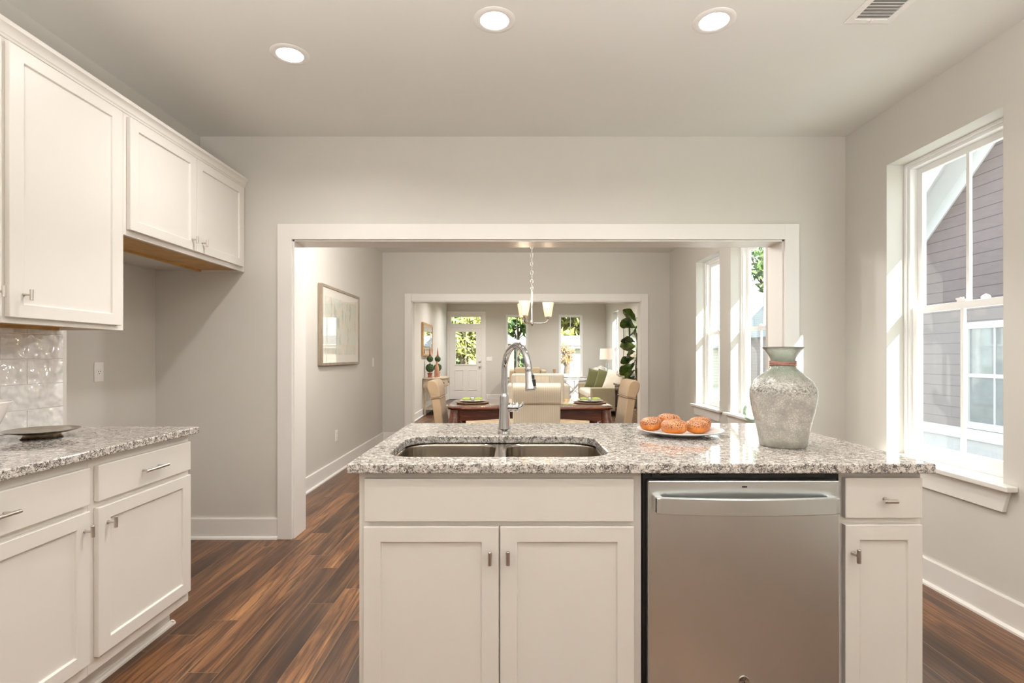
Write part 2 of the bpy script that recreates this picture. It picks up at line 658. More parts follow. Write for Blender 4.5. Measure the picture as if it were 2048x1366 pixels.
def dup(root, loc, rotz=0, label=None):
    r = root.copy(); C.objects.link(r)
    r.location = loc; r.rotation_euler = (0, 0, rotz)
    if label:
        r['label'] = label
    for ch in list(root.children):
        c = ch.copy(); C.objects.link(c); c.parent = r
        for g in list(ch.children):
            d = g.copy(); C.objects.link(d); d.parent = c
    return r


UX, UY, UZ = (1, 0, 0), (0, 1, 0), (0, 0, 1)

# ------------------------------------------------------------------ dimensions of the rooms
CEIL = 2.74
XL, XR = -2.13, 2.27            # kitchen side walls
XA = -2.434                     # back of the refrigerator alcove
YB0, YB1 = 3.596, 3.79          # wall between kitchen and dining room
XDL = -1.879                    # dining / living left wall
YD0, YD1 = 7.62, 7.80           # wall between dining and living room
XLR = 2.66                      # living room right wall
YF0, YF1 = 15.10, 15.28         # front wall
YR = -1.6                       # rear wall behind the viewer
O1 = (-1.503, 1.854, 2.042)     # first cased opening
O2 = (-1.465, 1.864, 2.042)     # second cased opening
KW = (2.44, 3.20)               # kitchen window along y
DWA = (4.73, 5.49)
DWB = (5.785, 6.52)
LW = (13.24, 14.03)
WZ0, WZ1 = 0.655, 2.40

# ------------------------------------------------------------------ room shell
struct('floor', bx(-2.55, XLR + 0.2, YR - 0.1, YF1, -0.08, 0.0), M['floor'])

CANS = [(-1.104, 2.617), (-0.080, 2.350), (0.900, 2.356), (-1.1, 0.75), (0.1, 0.75), (1.3, 0.75), (-1.1, -0.9), (0.1, -0.9), (1.3, -0.9)]
LCANS = [(-0.9, 9.2), (1.5, 9.2), (-0.9, 11.4), (1.5, 11.4), (-0.9, 13.6), (1.5, 13.6)]
bm = BM()
slab_with_holes(bm, [(-2.55, YR - 0.1), (XLR + 0.2, YR - 0.1), (XLR + 0.2, YF1), (-2.55, YF1)],
                [circle_pts(x, y, 0.066) for x, y in CANS + LCANS], CEIL, CEIL + 0.12)
struct('ceiling', bm, M['ceiling'])
struct('roof_slab', bx(-2.75, XLR + 0.6, YR - 0.3, YF1 + 0.3, CEIL + 0.12, CEIL + 0.2), M['ceiling'])


def wall_along_y(name, x0, x1, y0, y1, openings, z1=CEIL):
    bm = BM()
    y = y0
    for a, b, za, zb in sorted(openings):
        box(bm, x0, x1, y, a, 0, z1)
        if za > 0:
            box(bm, x0, x1, a, b, 0, za)
        if zb < z1:
            box(bm, x0, x1, a, b, zb, z1)
        y = b
    box(bm, x0, x1, y, y1, 0, z1)
    return struct(name, bm, M['wall'])


def wall_along_x(name, y0, y1, x0, x1, openings, z1=CEIL):
    bm = BM()
    x = x0
    for a, b, za, zb in sorted(openings):
        box(bm, x, a, y0, y1, 0, z1)
        if za > 0:
            box(bm, a, b, y0, y1, 0, za)
        if zb < z1:
            box(bm, a, b, y0, y1, zb, z1)
        x = b
    box(bm, x, x1, y0, y1, 0, z1)
    return struct(name, bm, M['wall'])


bm = BM()
box(bm, -2.55, XL, YR, 2.52, 0, CEIL)
struct('wall_left', bm, M['wall'])
struct('wall_alcove_top', bx(-2.55, XL, 2.52, YB0, 1.827, CEIL), M['wall'])
struct('wall_alcove_back', bx(-2.55, XA, 2.52, YB0, 0, 1.827), M['wall'])
wall_along_y('wall_right', XR, XR + 0.20, YR, YD1, [(*KW, WZ0 - 0.02, WZ1), (*DWA, WZ0 - 0.02, WZ1), (*DWB, WZ0 - 0.02, WZ1)])
wall_along_x('wall_middle', YB0, YB1, -2.55, XR, [(O1[0], O1[1], 0, O1[2])])
wall_along_x('wall_rear', YR - 0.1, YR, -2.55, XR + 0.2, []).data.materials[0] = M['trim']
wall_along_y('wall_dining_left', XDL - 0.12, XDL, YB1, YF0, [])
wall_along_x('wall_far', YD0, YD1, XDL, XR, [(O2[0], O2[1], 0, O2[2])])
bm = bx(XR + 0.2, XLR + 0.2, YD0, YD1, 0, CEIL)
struct('wall_far_return', bm, M['wall'])
wall_along_y('wall_living_right', XLR, XLR + 0.20, YD1, YF1, [(*LW, WZ0 - 0.02, WZ1)])
DOOR = (-1.83, -0.84)
W1 = (-0.205, 0.455)
W2 = (1.325, 2.015)
wall_along_x('wall_front', YF0, YF1, XDL - 0.12, XLR, [(*DOOR, 0, 2.44), (*W1, WZ0 - 0.02, WZ1 + 0.03), (*W2, WZ0 - 0.02, WZ1 + 0.03)])


def cased_opening(name, O, y0, y1, w=0.098):
    """flat white casing on both faces plus the jamb lining of a wide opening"""
    x0, x1, z = O
    bm = BM()
    t = 0.012
    # jamb lining, standing just proud of the rough opening
    box(bm, x0, x0 + 0.018, y0 - 0.002, y1 + 0.002, 0, z)
    box(bm, x1 - 0.018, x1, y0 - 0.002, y1 + 0.002, 0, z)
    box(bm, x0, x1, y0 - 0.002, y1 + 0.002, z - 0.018, z)
    for ya, yb in ((y0 - 0.020, y0), (y1, y1 + 0.020)):
        e = 0.006
        box(bm, x0 - w + e, x0 + e, ya, yb, 0, z + w)
        box(bm, x1 - e, x1 + w - e, ya, yb, 0, z + w)
        box(bm, x0 + e, x1 - e, ya, yb, z - e, z + w)
    return struct(name, bm, M['trim'], bevel=0.0015)


cased_opening('trim_1', O1, YB0, YB1)
cased_opening('trim_2', O2, YD0, YD1)


def baseboard(name, runs):
    """runs of (x0, y0, x1, y1, nx, ny): wall line and its outward normal"""
    prof = [(0, 0), (0.030, 0), (0.029, 0.010), (0.022, 0.018), (0.0145, 0.020), (0.0145, 0.135), (0.011, 0.142), (0, 0.142)]
    bm = BM()
    for x0, y0, x1, y1, nx, ny in runs:
        d = Vector((x1 - x0, y1 - y0, 0))
        L = d.length
        f = F((x0, y0, 0), (nx, ny, 0), UZ, d / L)
        prism(bm, prof, f, 0, L)
    return struct(name, bm, M['trim'])


baseboard('baseboard_middle', [(XA, YB0, O1[0] - 0.092, YB0, 0, -1), (O1[1] + 0.092, YB0, XR, YB0, 0, -1)])
baseboard('baseboard_right', [(XR, YR, XR, YB0, -1, 0), (XR, YB1, XR, YD0, -1, 0)])
baseboard('baseboard_left', [(XA, 2.52, XA, YB0, 1, 0)])
baseboard('baseboard_dining', [(XDL, YB1, XDL, YD0, 1, 0), (XDL, YD0, O2[0] - 0.092, YD0, 0, -1), (O2[1] + 0.092, YD0, XR, YD0, 0, -1)])
baseboard('baseboard_living', [(XDL, YD1, XDL, YF0, 1, 0), (DOOR[1] + 0.09, YF0, XLR, YF0, 0, -1), (XLR, YD1, XLR, YF0, -1, 0)])


# ------------------------------------------------------------------ windows
def window(name, f, w, z0, z1, label, reveal=0.115, stool=True, apron=True, screen=True):
    """double-hung vinyl window; frame f has p along the wall, q up from z=0, r out of the room from the inner wall face"""
    root = thing(name, label, None, tuple(f(w / 2, z0, reveal)), kind='structure')
    r0 = reveal
    bm = BM()
    frame_ring(bm, f, 0, w, z0, z1, 0.036, r0, r0 + 0.078)
    # interior stop bead and tilt-latch tracks
    frame_ring(bm, f, 0.0, w, z0, z1, 0.018, r0 - 0.012, r0)
    obj('frame', bm, M['vinyl'], root, bevel=0.002)
    zm = (z0 + z1) / 2 - 0.01
    for nm, qa, qb, ra, rb in (('upper_sash', zm - 0.018, z1 - 0.034, r0 + 0.044, r0 + 0.070), ('lower_sash', z0 + 0.034, zm + 0.018, r0 + 0.012, r0 + 0.040)):
        bm = BM()
        frame_ring(bm, f, 0.034, w - 0.034, qa, qb, 0.038, ra, rb)
        s = obj(nm, bm, M['vinyl'], root, bevel=0.002)
        mid = (ra + rb) / 2
        g = bx(0, 0, 0, 0, 0, 0)
        g.clear()
        fbox(g, f, 0.068, w - 0.068, qa + 0.034, qb - 0.034, mid - 0.002, mid + 0.002)
        obj('pane', g, M['glass'], s)
        mb = BM()
        fbox(mb, f, w / 2 - 0.010, w / 2 + 0.010, qa + 0.036, qb - 0.036, mid - 0.009, mid + 0.009)
        obj('muntin', mb, M['vinyl'], s, bevel=0.002)
    if screen:
        g = BM(); fbox(g, f, 0.036, w - 0.036, z0 + 0.036, zm, r0 + 0.0725, r0 + 0.0735)
        obj('insect_screen', g, M['screen'], root)
    bm = BM()
    fbox(bm, f, w / 2 - 0.03, w / 2 + 0.03, zm + 0.018, zm + 0.030, r0 + 0.014, r0 + 0.036)
    fbox(bm, f, w / 2 - 0.006, w / 2 + 0.04, zm + 0.030, zm + 0.040, r0 + 0.016, r0 + 0.026)
    obj('sash_lock', bm, M['vinyl'], root, bevel=0.002)
    if stool:
        bm = BM()
        fbox(bm, f, 0.0, w, z0 - 0.025, z0, 0.0, r0)
        fbox(bm, f, -0.075, w + 0.075, z0 - 0.025, z0, -0.055, 0.0)
        obj('window_sill', bm, M['trim'], root, bevel=0.004)
    if apron:
        bm = BM()
        a = 0.045
        pts = [(-a, z0 - 0.025), (w + a, z0 - 0.025), (w + a - 0.03, z0 - 0.13), (-a + 0.03, z0 - 0.13)]
        prism(bm, pts, f, -0.019, 0.0)
        obj('window_apron', bm, M['trim'], root, bevel=0.002)
    return root


window('window_1', F((XR, KW[0], 0), UY, UZ, UX), KW[1] - KW[0], WZ0, WZ1, 'tall white double-hung kitchen window behind the island corner')
window('window_2', F((XR, DWA[0], 0), UY, UZ, UX), DWA[1] - DWA[0], WZ0, WZ1, 'dining room window nearest the kitchen opening')
window('window_3', F((XR, DWB[0], 0), UY, UZ, UX), DWB[1] - DWB[0], WZ0, WZ1, 'dining room window farther along the same wall')
window('window_4', F((XLR, LW[0], 0), UY, UZ, UX), LW[1] - LW[0], WZ0, WZ1, 'living room side window behind the table lamp')
window('window_5', F((W1[0], YF0, 0), UX, UZ, UY), W1[1] - W1[0], WZ0, WZ1 + 0.03, 'front window beside the entry door', reveal=0.05)
window('window_6', F((W2[0], YF0, 0), UX, UZ, UY), W2[1] - W2[0], WZ0, WZ1 + 0.03, 'front window above the white side table', reveal=0.05)


# ------------------------------------------------------------------ front door
def front_door():
    root = thing('door_1', 'white entry door with four-pane glass and transom above', None, ((DOOR[0] + DOOR[1]) / 2, YF0, 0), kind='structure')
    f = F((0, YF0, 0), UX, UZ, (0, -1, 0))
    x0, x1 = DOOR
    bm = BM()      # casing on the room side, jambs and transom bar
    fbox(bm, f, x0 - 0.045, x0 + 0.03, 0, 2.45, -0.14, 0.018)
    fbox(bm, f, x1 - 0.03, x1 + 0.075, 0, 2.45, -0.14, 0.018)
    fbox(bm, f, x0 - 0.045, x1 + 0.075, 2.41, 2.52, -0.14, 0.019)
    fbox(bm, f, x0 + 0.03, x1 - 0.03, 2.05, 2.125, -0.14, 0.012)
    obj('casing', bm, M['trim'], root, bevel=0.003)
    bm = BM()
    frame_ring(bm, f, x0 + 0.03, x1 - 0.03, 2.125, 2.41, 0.045, -0.10, -0.03)
    tr = obj('transom', bm, M['trim'], root, bevel=0.003)
    g = BM(); fbox(g, f, x0 + 0.07, x1 - 0.07, 2.165, 2.37, -0.07, -0.064)
    obj('pane', g, M['glass'], tr)
    # slab
    a, b = x0 + 0.034, x1 - 0.034
    gl = (a + 0.17, b - 0.17, 1.005, 1.935)
    bm = BM()
    fbox(bm, f, a, gl[0], 0.012, 2.045, -0.06, -0.015)
    fbox(bm, f, gl[1], b, 0.012, 2.045, -0.06, -0.015)
    fbox(bm, f, gl[0], gl[1], 0.012, gl[2], -0.06, -0.015)
    fbox(bm, f, gl[0], gl[1], gl[3], 2.045, -0.06, -0.015)
    slab = obj('slab', bm, M['trim'], root)
    bm = BM()
    frame_ring(bm, f, gl[0] - 0.03, gl[1] + 0.03, gl[2] - 0.03, gl[3] + 0.03, 0.034, -0.016, -0.002)
    xm, zm = (gl[0] + gl[1]) / 2, (gl[2] + gl[3]) / 2
    fbox(bm, f, xm - 0.011, xm + 0.011, gl[2], gl[3], -0.03, -0.006)
    fbox(bm, f, gl[0], gl[1], zm - 0.011, zm + 0.011, -0.03, -0.006)
    obj('glazing_frame', bm, M['trim'], slab, bevel=0.003)
    g = BM(); fbox(g, f, gl[0], gl[1], gl[2], gl[3], -0.040, -0.035)
    obj('pane', g, M['glass'], slab)
    for pa, pb in ((a + 0.14, xm - 0.06), (xm + 0.06, b - 0.14)):
        bm = BM()
        ff = F(f(0, 0, -0.015), UX, UZ, (0, -1, 0))
        frame_ring(bm, ff, pa, pb, 0.27, 0.85, 0.022, 0, 0.014)
        fbox(bm, ff, pa + 0.035, pb - 0.035, 0.305, 0.815, 0, 0.006)
        obj('raised_panel', bm, M['trim'], slab, bevel=0.003)
    for z, nm in ((1.085, 'deadbolt'), (0.945, 'door_knob')):
        bm = BM()
        p = [(0.032, 0.0), (0.032, -0.008), (0.012, -0.012), (0.012, -0.030), (0.027, -0.038), (0.028, -0.055), (0.016, -0.064)]
        if nm == 'deadbolt':
            p = [(0.032, 0.0), (0.031, -0.014), (0.016, -0.020), (0.014, -0.03)]
        lathe(bm, p, (b - 0.065, YF0 + 0.015, z), 20, 'Y')
        obj(nm, bm, M['nickel'], root, smooth=True)
    bm = BM()
    fbox(bm, f, x0 + 0.03, x1 - 0.03, 0, 0.012, -0.14, 0.02)
    obj('threshold', bm, M['black'], root)


front_door()


# ------------------------------------------------------------------ recessed ceiling lights, vent
M['lens'] = emit_mat('lit lamp lens', (1.0, 0.93, 0.84), 14.0)
M['can_white'] = simple('white lamp trim', (0.80, 0.78, 0.75), 0.4, var=0.01)


def can_light():
    root = thing('recessed_light', '', 'ceiling light', (0, 0, CEIL), 'recessed ceiling lights', local=True)
    bm = BM()
    lathe(bm, [(0.060, 0.004), (0.0625, -0.003), (0.068, -0.0055), (0.088, -0.004), (0.0935, -0.0015), (0.0935, 0.0), (0.0655, 0.0), (0.0655, 0.004), (0.060, 0.004)], (0, 0, 0), 48, cap=False)
    obj('trim_ring', bm, M['can_white'], root, smooth=True)
    bm = BM()
    lathe(bm, [(0.061, 0.0), (0.0605, 0.004), (0.055, 0.030), (0.064, 0.034), (0.065, 0.001)], (0, 0, 0), 48, cap=False)
    obj('baffle', bm, M['can_white'], root, smooth=True)
    bm = BM()
    lathe(bm, [(0.056, 0.030), (0.030, 0.028), (0.002, 0.027)], (0, 0, 0), 48)
    obj('lens', bm, M['lens'], root, smooth=True)
    return root


can0 = can_light()
can_labels = ['round recessed ceiling light nearest the upper cabinets, farthest left of the row',
              'round recessed ceiling light in the middle of the row, above the sink',
              'round recessed ceiling light nearest the air vent, right of the row']
for i, (x, y) in enumerate(CANS):
    if i == 0:
        can0.location = (x, y, CEIL); can0['label'] = can_labels[0]
    elif i < 3:
        dup(can0, (x, y, CEIL), 0, can_labels[i])
    else:
        dup(can0, (x, y, CEIL), 0, 'added unseen recessed ceiling light filling the kitchen from out of view')  # cans past the front row are added unseen as kitchen fill
    area_light('can_lamp', (x, y, CEIL + 0.02), CAN * (1.15 if i < 3 else 0.35), 0.10)
for i, (x, y) in enumerate(LCANS):
    dup(can0, (x, y, CEIL), 0, 'recessed ceiling light in the living room ceiling')
    area_light('can_lamp', (x, y, CEIL + 0.02), 38.0, 0.10)


def vent():
    x0, x1, y0, y1 = 1.486, 1.690, 2.00, 2.365
    root = thing('ceiling_vent', 'white rectangular louvered air vent in the ceiling', 'vent', ((x0 + x1) / 2, (y0 + y1) / 2, CEIL))
    f = F((0, 0, CEIL), UX, UY, (0, 0, -1))
    bm = BM()
    frame_ring(bm, f, x0, x1, y0, y1, 0.030, 0, 0.007, wb=0.030)
    obj('frame', bm, M['can_white'], root, bevel=0.003)
    bm = BM()
    n = 15
    for k in range(n):
        yy = y0 + 0.034 + (y1 - y0 - 0.075) * k / (n - 1)
        fl = F((0, yy, CEIL - 0.0075), UX, Vector((0, 0.012, 0.0062)).normalized(), Vector((0, -0.0062, 0.012)).normalized())
        fbox(bm, fl, x0 + 0.029, x1 - 0.029, 0.0, 0.0125, 0.0, 0.0012)
    obj('louvers', bm, M['can_white'], root)
    bm = bx(x0 + 0.02, x1 - 0.02, y0 + 0.02, y1 - 0.02, CEIL - 0.0008, CEIL + 0.001)
    obj('gap_shade_sheet', bm, simple('painted gap shade', (0.34, 0.33, 0.31), 0.8, var=0.1), root)  # flat sheet coloured dark to stand for the shade between louvers
    bm = bx(x0 + 0.085, x0 + 0.115, y1 - 0.027, y1 - 0.022, CEIL - 0.010, CEIL - 0.006)
    box(bm, x0 + 0.10, x0 + 0.104, y1 - 0.034, y1 - 0.018, CEIL - 0.016, CEIL - 0.006)
    obj('damper_lever', bm, M['can_white'], root)


vent()


# ------------------------------------------------------------------ cabinet hardware and fronts
def t_knob(parent, f, p, q, r, vertical=True, L=0.040):
    """short bar knob on a post"""
    bm = BM()
    tube(bm, [f(p, q, r), f(p, q, r + 0.026)], 0.0042, 12)
    lathe_pts = [f(p, q, r - 0.0005), f(p, q, r + 0.002)]
    tube(bm, lathe_pts, 0.0065, 12)
    d = (0, L / 2) if vertical else (L / 2, 0)
    e = 0.0012
    a, b = f(p - d[0], q - d[1], r + 0.029), f(p + d[0], q + d[1], r + 0.029)
    ax = (b - a).normalized()
    tube(bm, [a, a + ax * e, b - ax * e, b], [0.0052, 0.0062, 0.0062, 0.0052], 16)
    return obj('knob', bm, M['nickel'], parent, smooth=True)


def bar_pull(parent, f, p, q, r, L=0.128, over=0.022):
    bm = BM()
    for s in (-1, 1):
        tube(bm, [f(p + s * (L / 2 - over), q, r), f(p + s * (L / 2 - over), q, r + 0.028)], 0.0045, 12)
    e = 0.0012
    tube(bm, [f(p - L / 2, q, r + 0.030), f(p - L / 2 + e, q, r + 0.030), f(p + L / 2 - e, q, r + 0.030), f(p + L / 2, q, r + 0.030)], [0.005, 0.006, 0.006, 0.005], 16)
    return obj('pull', bm, M['nickel'], parent, smooth=True)


def shaker(parent, f, p0, p1, q0, q1, t=0.020, sw=0.057, rw=0.050):
    bm = BM()
    ring_panel(bm, f, p0, p1, q0, q1, t, sw, rw, 0.0085, 0.0015)
    return obj('door', bm, M['cabinet'], parent, bevel=0.0022)


def drawer_front(parent, f, p0, p1, q0, q1, t=0.020, name='drawer'):
    bm = BM()
    fbox(bm, f, p0, p1, q0, q1, 0, t)
    return obj(name, bm, M['cabinet'], parent, bevel=0.003)


# ------------------------------------------------------------------ upper cabinets on the left wall
UFX = -1.826                                   # face-frame plane of the upper cabinets
UTOP = 2.40


def upper_cabinet(y0, y1, zb, doors, label):
    root = thing('upper_cabinet', label, 'cabinet', (XL, (y0 + y1) / 2, zb))
    bm = BM()
    s = 0.018
    XW = XL + 0.0015
    box(bm, XW, UFX - 0.02, y0, y0 + s, zb, UTOP)
    box(bm, XW, UFX - 0.02, y1 - s, y1, zb, UTOP)
    box(bm, XW, UFX - 0.02, y0 + s, y1 - s, UTOP - s, UTOP)
    box(bm, UFX - 0.02, UFX, y0, y1, zb, zb + 0.04)
    box(bm, UFX - 0.02, UFX, y0, y1, UTOP - 0.05, UTOP)
    box(bm, UFX - 0.02, UFX, y0, y0 + 0.04, zb + 0.04, UTOP - 0.05)
    box(bm, UFX - 0.02, UFX, y1 - 0.04, y1, zb + 0.04, UTOP - 0.05)
    obj('body', bm, M['cabinet'], root)
    bm = bx(XW, UFX - 0.021, y0 + s, y1 - s, zb + 0.012, zb + 0.030)
    box(bm, XL + 0.002, XL + 0.020, y0 + s, y1 - s, zb, zb + 0.012)
    obj('underside', bm, M['underside'], root)
    f = F((UFX, 0, 0), UY, UZ, UX)
    for (a, b, za, zbt, ky, kz) in doors:
        d = shaker(root, f, a, b, za, zbt)
        if ky is not None:
            t_knob(d, f, ky, kz, 0.020)
    return root


upper_cabinet(1.36, 1.880, 1.364, [(1.385, 1.866, 1.385, 2.376, 1.843, 1.470)], 'cream upper cabinet cut off by the frame, left of the tall cabinet door')
upper_cabinet(1.8805, 2.4745, 1.364, [(1.895, 2.440, 1.385, 2.376, 1.950, 1.470)], 'tall cream upper cabinet with single shaker door above tile backsplash')
upper_cabinet(2.475, YB0 - 0.002, 1.815, [(2.495, 3.018, 1.842, 2.376, 2.975, 1.900), (3.022, 3.548, 1.842, 2.376, 3.070, 1.900)],
              'short two-door cream upper cabinet above the empty refrigerator alcove')

bm = BM()
prof = [(-0.02, 2.4005), (0.0005, 2.4005), (0.0005, 2.389), (0.004, 2.388), (0.006, 2.396), (0.010, 2.400), (0.011, 2.412), (0.018, 2.424), (0.027, 2.430), (0.028, 2.446), (-0.02, 2.446)]
prism(bm, prof, F((UFX, 1.36, 0), UX, UZ, UY), 0, YB0 - 0.002 - 1.36)
tag(obj('crown_molding', bm, M['cabinet'], smooth=True, sharp=30), 'cream crown molding running along the top of the upper cabinets', 'molding')

# ------------------------------------------------------------------ base cabinets and counter on the left
BFX = -1.500                                   # face-frame plane of the base cabinets
CT = 0.915


def base_cabinet(y0, y1, label, knob_left):
    root = thing('base_cabinet', label, 'cabinet', ((XL + BFX) / 2, (y0 + y1) / 2, 0))
    bm = BM()
    box(bm, XL + 0.002, BFX, y0, y1, 0.114, 0.884)
    obj('body', bm, M['cabinet'], root, bevel=0.001)
    bm = BM()
    kx = BFX - 0.085
    box(bm, XL + 0.002, kx, y0, y1 - 0.001, 0, 0.114)
    prism(bm, [(0, 0), (0.018, 0), (0.017, 0.008), (0.011, 0.015), (0, 0.018)], F((kx, y0, 0), UX, UZ, UY), 0, y1 - y0 + (0.016 if knob_left else -0.001))
    if knob_left:
        prism(bm, [(0, 0), (0.018, 0), (0.017, 0.008), (0.011, 0.015), (0, 0.018)], F((XL + 0.3, y1, 0), UY, UZ, UX), 0, kx - XL - 0.3 + 0.016)
    obj('toe_kick', bm, M['cabinet'], root)
    f = F((BFX, 0, 0), UY, UZ, UX)
    a, b = (y0 + 0.026, y1 - 0.012)
    dr = drawer_front(root, f, a, b, 0.722, 0.852)
    bar_pull(dr, f, (a + b) / 2, 0.787, 0.020, 0.135)
    d = shaker(root, f, a, b, 0.165, 0.700)
    t_knob(d, f, a + 0.042 if knob_left else b - 0.026, 0.637, 0.020)
    return root


base_cabinet(1.862, 2.440, 'cream base cabinet at the counter end, beside the refrigerator alcove', True)
bc = base_cabinet(1.105, 1.8615, 'cream base cabinet nearest the viewer at the left picture edge', False)
bm = bx(XL + 0.001, -1.462, 1.10, 2.462, 0.885, CT)
tag(obj('countertop', bm, M['granite'], bevel=0.004, seg=2), 'speckled granite countertop on the left wall base cabinets', 'countertop')

# tile backsplash
bm = BM()
th, tw, g = 0.108, 0.305, 0.003
rows = 5
yend = 2.490
for r_ in range(rows):
    z0 = CT + 0.001 + r_ * (th + g) - 0.018
    z1 = min(z0 + th, 1.363)
    z0 = max(z0, CT + 0.001)
    start = yend if r_ % 2 else yend - 0.186
    if r_ % 2 == 0:
        box(bm, XL, XL + 0.009, yend - 0.186 + g, yend, z0, z1)
    y = start
    while y > 1.0:
        box(bm, XL, XL + 0.009, max(0.95, y - tw), y, z0, z1)
        y -= tw + g
o = struct('wall_backsplash', bm, M['tile'], 'glossy wavy white subway tile', bevel=0.0012)
struct('wall_grout', bx(XL, XL + 0.0065, 0.95, yend, CT + 0.001, 1.363), M['grout'])


# ------------------------------------------------------------------ cover plates
def cover_plate(name, label, cat, f, p, q, w=0.070, h=0.115, style='outlet'):
    root = thing(name, label, cat, tuple(f(p, q, 0)))
    bm = BM(); fbox(bm, f, p - w / 2, p + w / 2, q - h / 2, q + h / 2, 0, 0.006)
    obj('plate', bm, M['plate_white'], root, bevel=0.003)
    if style == 'round':
        bm = BM()
        c = f(p, q, 0.006)
        ring = [c + f.u * (0.019 * math.cos(a)) + f.v * (0.019 * math.sin(a)) for a in [2 * PI * k / 24 for k in range(24)]]
        tube(bm, ring, 0.0016, 6, closed=True)
        obj('receptacle', bm, M['plate_white'], root, smooth=True)
        bm = BM()
        for dp, dq, ww, hh in ((-0.007, 0.003, 0.0015, 0.004), (0.007, 0.003, 0.0015, 0.004), (0, -0.009, 0.0025, 0.0025)):
            fbox(bm, f, p + dp - ww, p + dp + ww, q + dq - hh, q + dq + hh, 0.005, 0.0066)
        obj('slot', bm, M['black'], root)
    elif style == 'outlet':
        for s in (-1, 1):
            bm = BM(); fbox(bm, f, p - 0.016, p + 0.016, q + s * 0.021 - 0.014, q + s * 0.021 + 0.014, 0.006, 0.008)
            rc = obj('receptacle', bm, M['plate_white'], root, bevel=0.003)
            bm = BM()
            for dp in (-0.006, 0.006):
                fbox(bm, f, p + dp - 0.001, p + dp + 0.001, q + s * 0.021 - 0.003, q + s * 0.021 + 0.006, 0.0075, 0.0085)
            obj('slot', bm, M['black'], rc)
    else:
        n = 2 if style == 'double' else 1
        for k in range(n):
            pc = p + (k - (n - 1) / 2) * 0.046
            bm = BM()
            fbox(bm, f, pc - 0.0165, pc + 0.0165, q - 0.033, q + 0.033, 0.006, 0.0085)
            obj('rocker', bm, M['plate_white'], root, bevel=0.002)
    return root


cover_plate('wall_outlet', 'white single outlet plate on the refrigerator alcove wall', 'outlet', F((XA, 0, 0), UY, UZ, UX), 3.10, 1.150, style='round')
cover_plate('wall_outlet', 'white outlet plate low on the dining wall below the framed art', 'outlet', F((XDL, 0, 0), UY, UZ, UX), 5.62, 0.395)
cover_plate('light_switch', 'white switch plate on the dining wall past the framed art', 'light switch', F((XDL, 0, 0), UY, UZ, UX), 7.10, 1.16, style='switch')
cover_plate('light_switch', 'white double switch plate right of the entry door', 'light switch', F((0, YF0, 0), UX, UZ, (0, -1, 0)), -0.665, 1.16, 0.165, 0.115, style='double')

# ------------------------------------------------------------------ tray and bowl on the left counter
M['tray'] = simple('aged silver tray', (0.42, 0.36, 0.29), 0.22, 1.0, var=0.3, vscale=18)
tr = thing('footed_tray', 'tarnished silver footed dish on the left granite countertop', 'dish', (-1.90, 2.13, CT))
bm = BM()
c = (-1.90, 2.13, CT)
lathe(bm, [(0.064, 0.0), (0.068, 0.003), (0.061, 0.009), (0.058, 0.014), (0.068, 0.018)], c, 40)
obj('foot', bm, M['tray'], tr, smooth=True)
bm = BM()
lathe(bm, [(0.02, 0.017), (0.072, 0.018), (0.090, 0.022), (0.119, 0.030), (0.124, 0.033), (0.119, 0.0335), (0.090, 0.0265), (0.072, 0.022), (0.02, 0.021)], c, 48)
obj('dish', bm, M['tray'], tr, smooth=True, sharp=60)
bm = BM()
bc_ = (-1.842, 1.70, CT)
lathe(bm, [(0.05, 0), (0.055, 0.006), (0.09, 0.03), (0.132, 0.085), (0.170, 0.174), (0.166, 0.176), (0.127, 0.090), (0.085, 0.038), (0.02, 0.02)], bc_, 48)
tag(obj('bowl', bm, simple('white glazed ceramic', (0.82, 0.80, 0.78), 0.12, var=0.01), smooth=True, sharp=60), 'white ceramic bowl partly cut off at the left edge on the granite counter', 'bowl')

# ------------------------------------------------------------------ island
IF = 1.650                                     # face-frame plane of the island
IB = 2.26                                      # back of the island boxes
IX0, IX1 = -0.479, 1.276
f_is = F((0, IF, 0), UX, UZ, (0, -1, 0))
SB1 = 0.402
NC0 = 1.020

root = thing('sink_cabinet', 'cream island sink cabinet with two shaker doors and false drawer front', 'cabinet', ((IX0 + SB1) / 2, (IF + IB) / 2, 0))
bm = BM()
box(bm, IX0, IX0 + 0.018, IF, IB, 0.114, 0.884)
box(bm, SB1 - 0.018, SB1, IF, IB, 0.114, 0.884)
box(bm, IX0 + 0.018, SB1 - 0.018, IB - 0.018, IB, 0.114, 0.884)
box(bm, IX0 + 0.018, SB1 - 0.018, IF, IB - 0.018, 0.114, 0.132)
box(bm, IX0 + 0.018, SB1 - 0.018, IF, IF + 0.019, 0.132, 0.884)
obj('body', bm, M['cabinet'], root)
obj('toe_kick', bx(IX0 + 0.02, SB1, IF + 0.075, IB - 0.02, 0, 0.114), M['cabinet'], root)
drawer_front(root, f_is, -0.459, 0.376, 0.731, 0.864, name='false_front')
d = shaker(root, f_is, -0.461, -0.0425, 0.155, 0.716, sw=0.053, rw=0.048)
t_knob(d, f_is, -0.069, 0.628, 0.020, True, 0.042)
d = shaker(root, f_is, -0.0385, 0.377, 0.155, 0.716, sw=0.053, rw=0.048)
t_knob(d, f_is, -0.014, 0.629, 0.020, True, 0.042)

